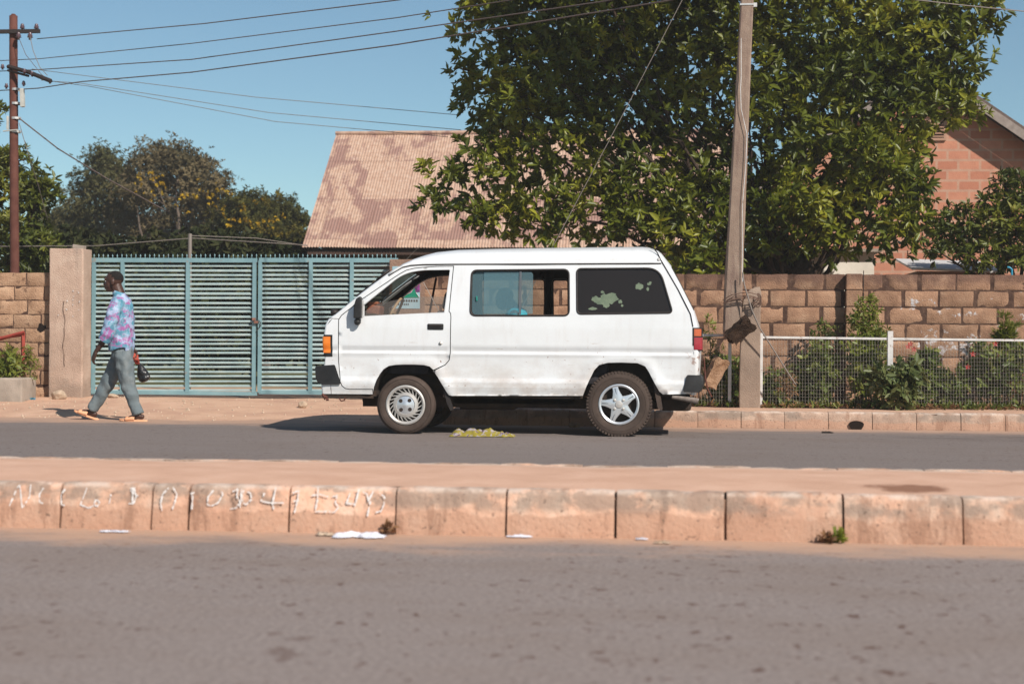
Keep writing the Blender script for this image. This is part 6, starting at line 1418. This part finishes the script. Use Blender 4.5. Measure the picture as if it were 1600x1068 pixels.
# slippers
for (he, to_, nm) in ((heN, toN, 0), (heF, toF, 1)):
    d = (to_-he).normalized(); up_ = Vector((0, 1, 0)).cross(d); up_ = up_ if up_.z > 0 else -up_; L_ = (to_-he).length+.05
    mb = MB(); vs = []; n_ = 22
    out = [(L_*.5-.015+math.cos(a)*L_*.52, math.sin(a)*(.046+.006*math.cos(a))) for a in np.linspace(0, 2*math.pi, n_, endpoint=False)]
    for h_ in (-.026, -.006): vs += [he-d*.02+d*x+Vector((0, 1, 0))*y+up_*(h_+.012*((x/L_)**3)) for x, y in out]
    mb.add(vs, [tuple(range(n_)), tuple(range(2*n_-1, n_-1, -1))]+[(i, (i+1) % n_, n_+(i+1) % n_, n_+i) for i in range(n_)]); sl = mb.build('slipper', M['slipper'], man, bevel=.005)
    mb = MB(); vs = []; rows_ = 7; cols_ = 12
    for i in range(rows_+1):
        x = .125+(.115*i/rows_)
        for j in range(cols_+1):
            a = math.pi*j/cols_; hgt = (.062-.022*(i/rows_)) ; vs.append(he+d*(x-.02)+Vector((0, 1, 0))*math.cos(a)*.052+up_*(math.sin(a)**.7*hgt-.010))
    k = cols_+1; mb.add(vs, [(i*k+j, i*k+j+1, (i+1)*k+j+1, (i+1)*k+j) for i in range(rows_) for j in range(cols_)]); st_ = mb.build('strap', M['slipper'], sl, smooth=True)
    so_ = st_.modifiers.new('s', 'SOLIDIFY'); so_.thickness = .006
# bag and red cloth in the trailing hand
mb = MB(); top_ = W(212, 567, .10); bot = W(222, 592, .10)
pth = [top_, top_.lerp(bot, .15), top_.lerp(bot, .4), top_.lerp(bot, .7), bot, bot+(bot-top_)*.16]
mb.etube(pth, [(.010, .014), (.024, .026), (.052, .042), (.074, .052), (.080, .050), (.050, .03)], 16)
bag = remesh(mb, 'bag', mat('black_leather', [(.3, (.008, .007, .008)), (.7, (.018, .016, .018))], 9, .3, .3, 30, .6), .006, None, 2, .012, jscale=16); tag(bag, 'small black pouch bag hanging from the walking man\'s trailing hand', 'bag')
mb = MB()
for i in range(3): mb.etube([W(206+i*2, 552+i, .06), W(208+i*2.2, 560, .045), W(210+i*1.4, 569, .06+.02*i)], [(.014, .024), (.024, .034), (.010, .016)], 10)
cl = remesh(mb, 'cloth', mat('red_cloth', [(.3, (.28, .035, .025)), (.6, (.42, .08, .05)), (.8, (.5, .25, .2))], 18, .85), .006, None, 2, .014, jscale=18); tag(cl, 'bunched red cloth gripped in the walking man\'s trailing hand above the bag', 'cloth')

# passenger in the van, seen through the blue window
pz = VC-.30
def Wv(px, py, dy=0.): p = P(px, py, VC-.30); return Vector((p.x, pz+dy, p.z))
pas = empty('person', Wv(800, 580), 'passenger in a turquoise top leaning forward behind the blue tinted van window', 'person')
mb = MB(); head_parts(mb, Wv(789, 467), .98, tilt=-.35)
mb.etube([Wv(800, 482), Wv(806, 492), Wv(813, 515), Wv(818, 545), Wv(818, 566)], [(.06, .08), (.10, .18), (.11, .17), (.11, .16), (.11, .17)], 16)
for sy in (-1, 1):
    s_ = Wv(806, 492, sy*.18); e_ = Wv(800, 530, sy*.22); w2 = Wv(772, 540, sy*.14); mb.ball(s_, .055); mb.tube([s_, e_], [.05, .038], 10); mb.tube([e_, w2], [.038, .026], 10); hand(mb, w2, Vector((-1, 0, -.1)), (0, 0, -1), 1, .5)
    h_ = Wv(816, 560, sy*.09); k_ = Wv(758, 556, sy*.12); f_ = Wv(762, 612, sy*.12); mb.tube([h_, k_], [.085, .055], 12); mb.tube([k_, f_], [.052, .036], 10); mb.tube([f_, f_+Vector((-.2, 0, -.02))], [.036, .025], 8)
remesh(mb, 'body', M['skin'], .009, pas, 3)
mb = MB(); mb.etube([Wv(799, 483), Wv(806, 492), Wv(813, 515), Wv(818, 545), Wv(818, 566)], [(.075, .09), (.125, .20), (.13, .19), (.13, .18), (.135, .19)], 16)
for sy in (-1, 1): s_ = Wv(806, 492, sy*.18); e_ = Wv(800, 530, sy*.22); mb.tube([s_, s_.lerp(e_, .9)], [.072, .058], 12)
remesh(mb, 'shirt', M['turquoise'], .009, pas, 3, .01, jscale=12)
mb = MB()
for sy in (-1, 1): h_ = Wv(816, 560, sy*.09); k_ = Wv(758, 556, sy*.12); f_ = Wv(762, 612, sy*.12); mb.tube([h_, k_, k_.lerp(f_, .9)], [.10, .07, .06], 12)
remesh(mb, 'trousers', M['seat'], .01, pas, 3)

# ------------------------------------------------------------------ small things on the roads
def rag(name, label, px0, px1, py, Y, hh, m, cat, n=(34, 10), dep=.22, seed=0):
    a = G(px0, py); b = G(px1, py); Y = a.y if Y is None else Y; mb = MB(); vs = []
    for j in range(n[1]+1):
        for i in range(n[0]+1):
            u = i/n[0]; v = j/n[1]; e = math.sin(math.pi*min(1, max(0, u)))**.4*math.sin(math.pi*v)**.5
            z = .006+hh*e*(.35+.9*abs(noise.noise(Vector((u*4.2+seed, v*2, seed))))+.35*abs(noise.noise(Vector((u*12, v*5, seed+3)))))
            vs.append((a.x+(b.x-a.x)*u+.02*noise.noise(Vector((u*7, v*5, 8))), Y+dep*(v-.5)*(1+.5*noise.noise(Vector((u*3.5, seed, 5))))+.02*noise.noise(Vector((u*9, v*9, 2))), z))
    k = n[0]+1; mb.add(vs, [(j*k+i, j*k+i+1, (j+1)*k+i+1, (j+1)*k+i) for j in range(n[1]) for i in range(n[0])]); return tag(mb.build(name, m, smooth=True), label, cat)
ragm = mat('printed_rag', [(.3, (.20, .16, .025)), (.7, (.32, .26, .05))], 9, .85, .2, 40, .1, extra=lambda t, c, p: mixc(t, nz(t, p, 20, .52, .56, off=4), mixc(t, nz(t, p, 17, .56, .60), c, (.10, .05, .13)), (.30, .26, .27)))
rag('rag', 'crumpled yellow and purple printed rag lying on the road beside the van', 704, 806, 681, None, .10, ragm, 'rag', (60, 14), .26)
paper = mat('white_plastic', [(.3, (.55, .55, .62)), (.7, (.80, .80, .86))], 12, .5)
rag('litter', 'torn white plastic sachet on the sand at the near kerb foot', 522, 604, 838, None, .03, paper, 'litter', (30, 8), .12, 3)
rag('litter', 'dirty scrap beside the white sachet, towards the weed tuft', 496, 524, 836, None, .022, M['stone'], 'litter', (12, 5), .07, 5)
rag('litter', 'thin pale strip of litter below the chalk writing', 157, 204, 831, None, .012, paper, 'litter', (14, 4), .04, 6)
rag('litter', 'small white paper strip at the kerb foot in the middle of the picture', 792, 832, 839, None, .012, paper, 'litter', (12, 4), .04, 7)
rag('litter', 'little white scrap at the kerb foot right of centre', 994, 1012, 843, None, .012, paper, 'litter', (8, 4), .04, 8)
rag('litter', 'brown stick-like scrap at the kerb foot right of centre', 1022, 1048, 849, None, .012, M['stone'], 'litter', (8, 4), .03, 9)
rag('litter', 'dark flat scrap on the far lane below the drain mouth', 1284, 1302, 676, None, .02, M['rubber'], 'litter', (8, 4), .1, 10)
def sprout(label, px, py, Y, r_, n, m, k=6, L=(.03, .05)):
    b = G(px, py); Y = b.y if Y is None else Y; pts = np.array([(b.x+rng.uniform(-r_, r_), Y+rng.uniform(-.02, .01), .01+rng.uniform(0, r_)) for _ in range(n)])
    o = rosettes('weed', pts, np.tile([0, -.4, .8], (n, 1)), M[m], None, k, L, .45, (.2, 1.3)); return tag(o, label, 'weed')
sprout('small green weed sprouting from a joint of the near kerb', 1304, 842, 7.85, .024, 9, 'leaf_bright')
sprout('dry brown tuft left of the green weed at the near kerb', 1288, 846, 7.82, .025, 8, 'leaf_dry')
sprout('dull tuft of weeds at the near kerb beside the white sachet', 606, 834, 7.84, .03, 5, 'leaf_dry')

# ------------------------------------------------------------------ haze over the far trees, also added to lift blacks for a faded look
if HAZE:
    mb = MB(); mb.span((-60, -20, -1.2), (60, 90, 17)); hz_ = mb.build('haze', None, loc=(0, 30, -1.2)); tag(hz_, kind='stuff')
    m = bpy.data.materials.new('fade_haze'); m.use_nodes = True; t = m.node_tree; t.nodes.remove(t.nodes['Principled BSDF'])
    v = t.nodes.new('ShaderNodeVolumePrincipled'); v.inputs['Color'].default_value = (.95, .88, .82, 1); v.inputs['Density'].default_value = HAZE; v.inputs['Anisotropy'].default_value = .2
    t.links.new(v.outputs[0], t.nodes['Material Output'].inputs['Volume']); hz_.data.materials.append(m)
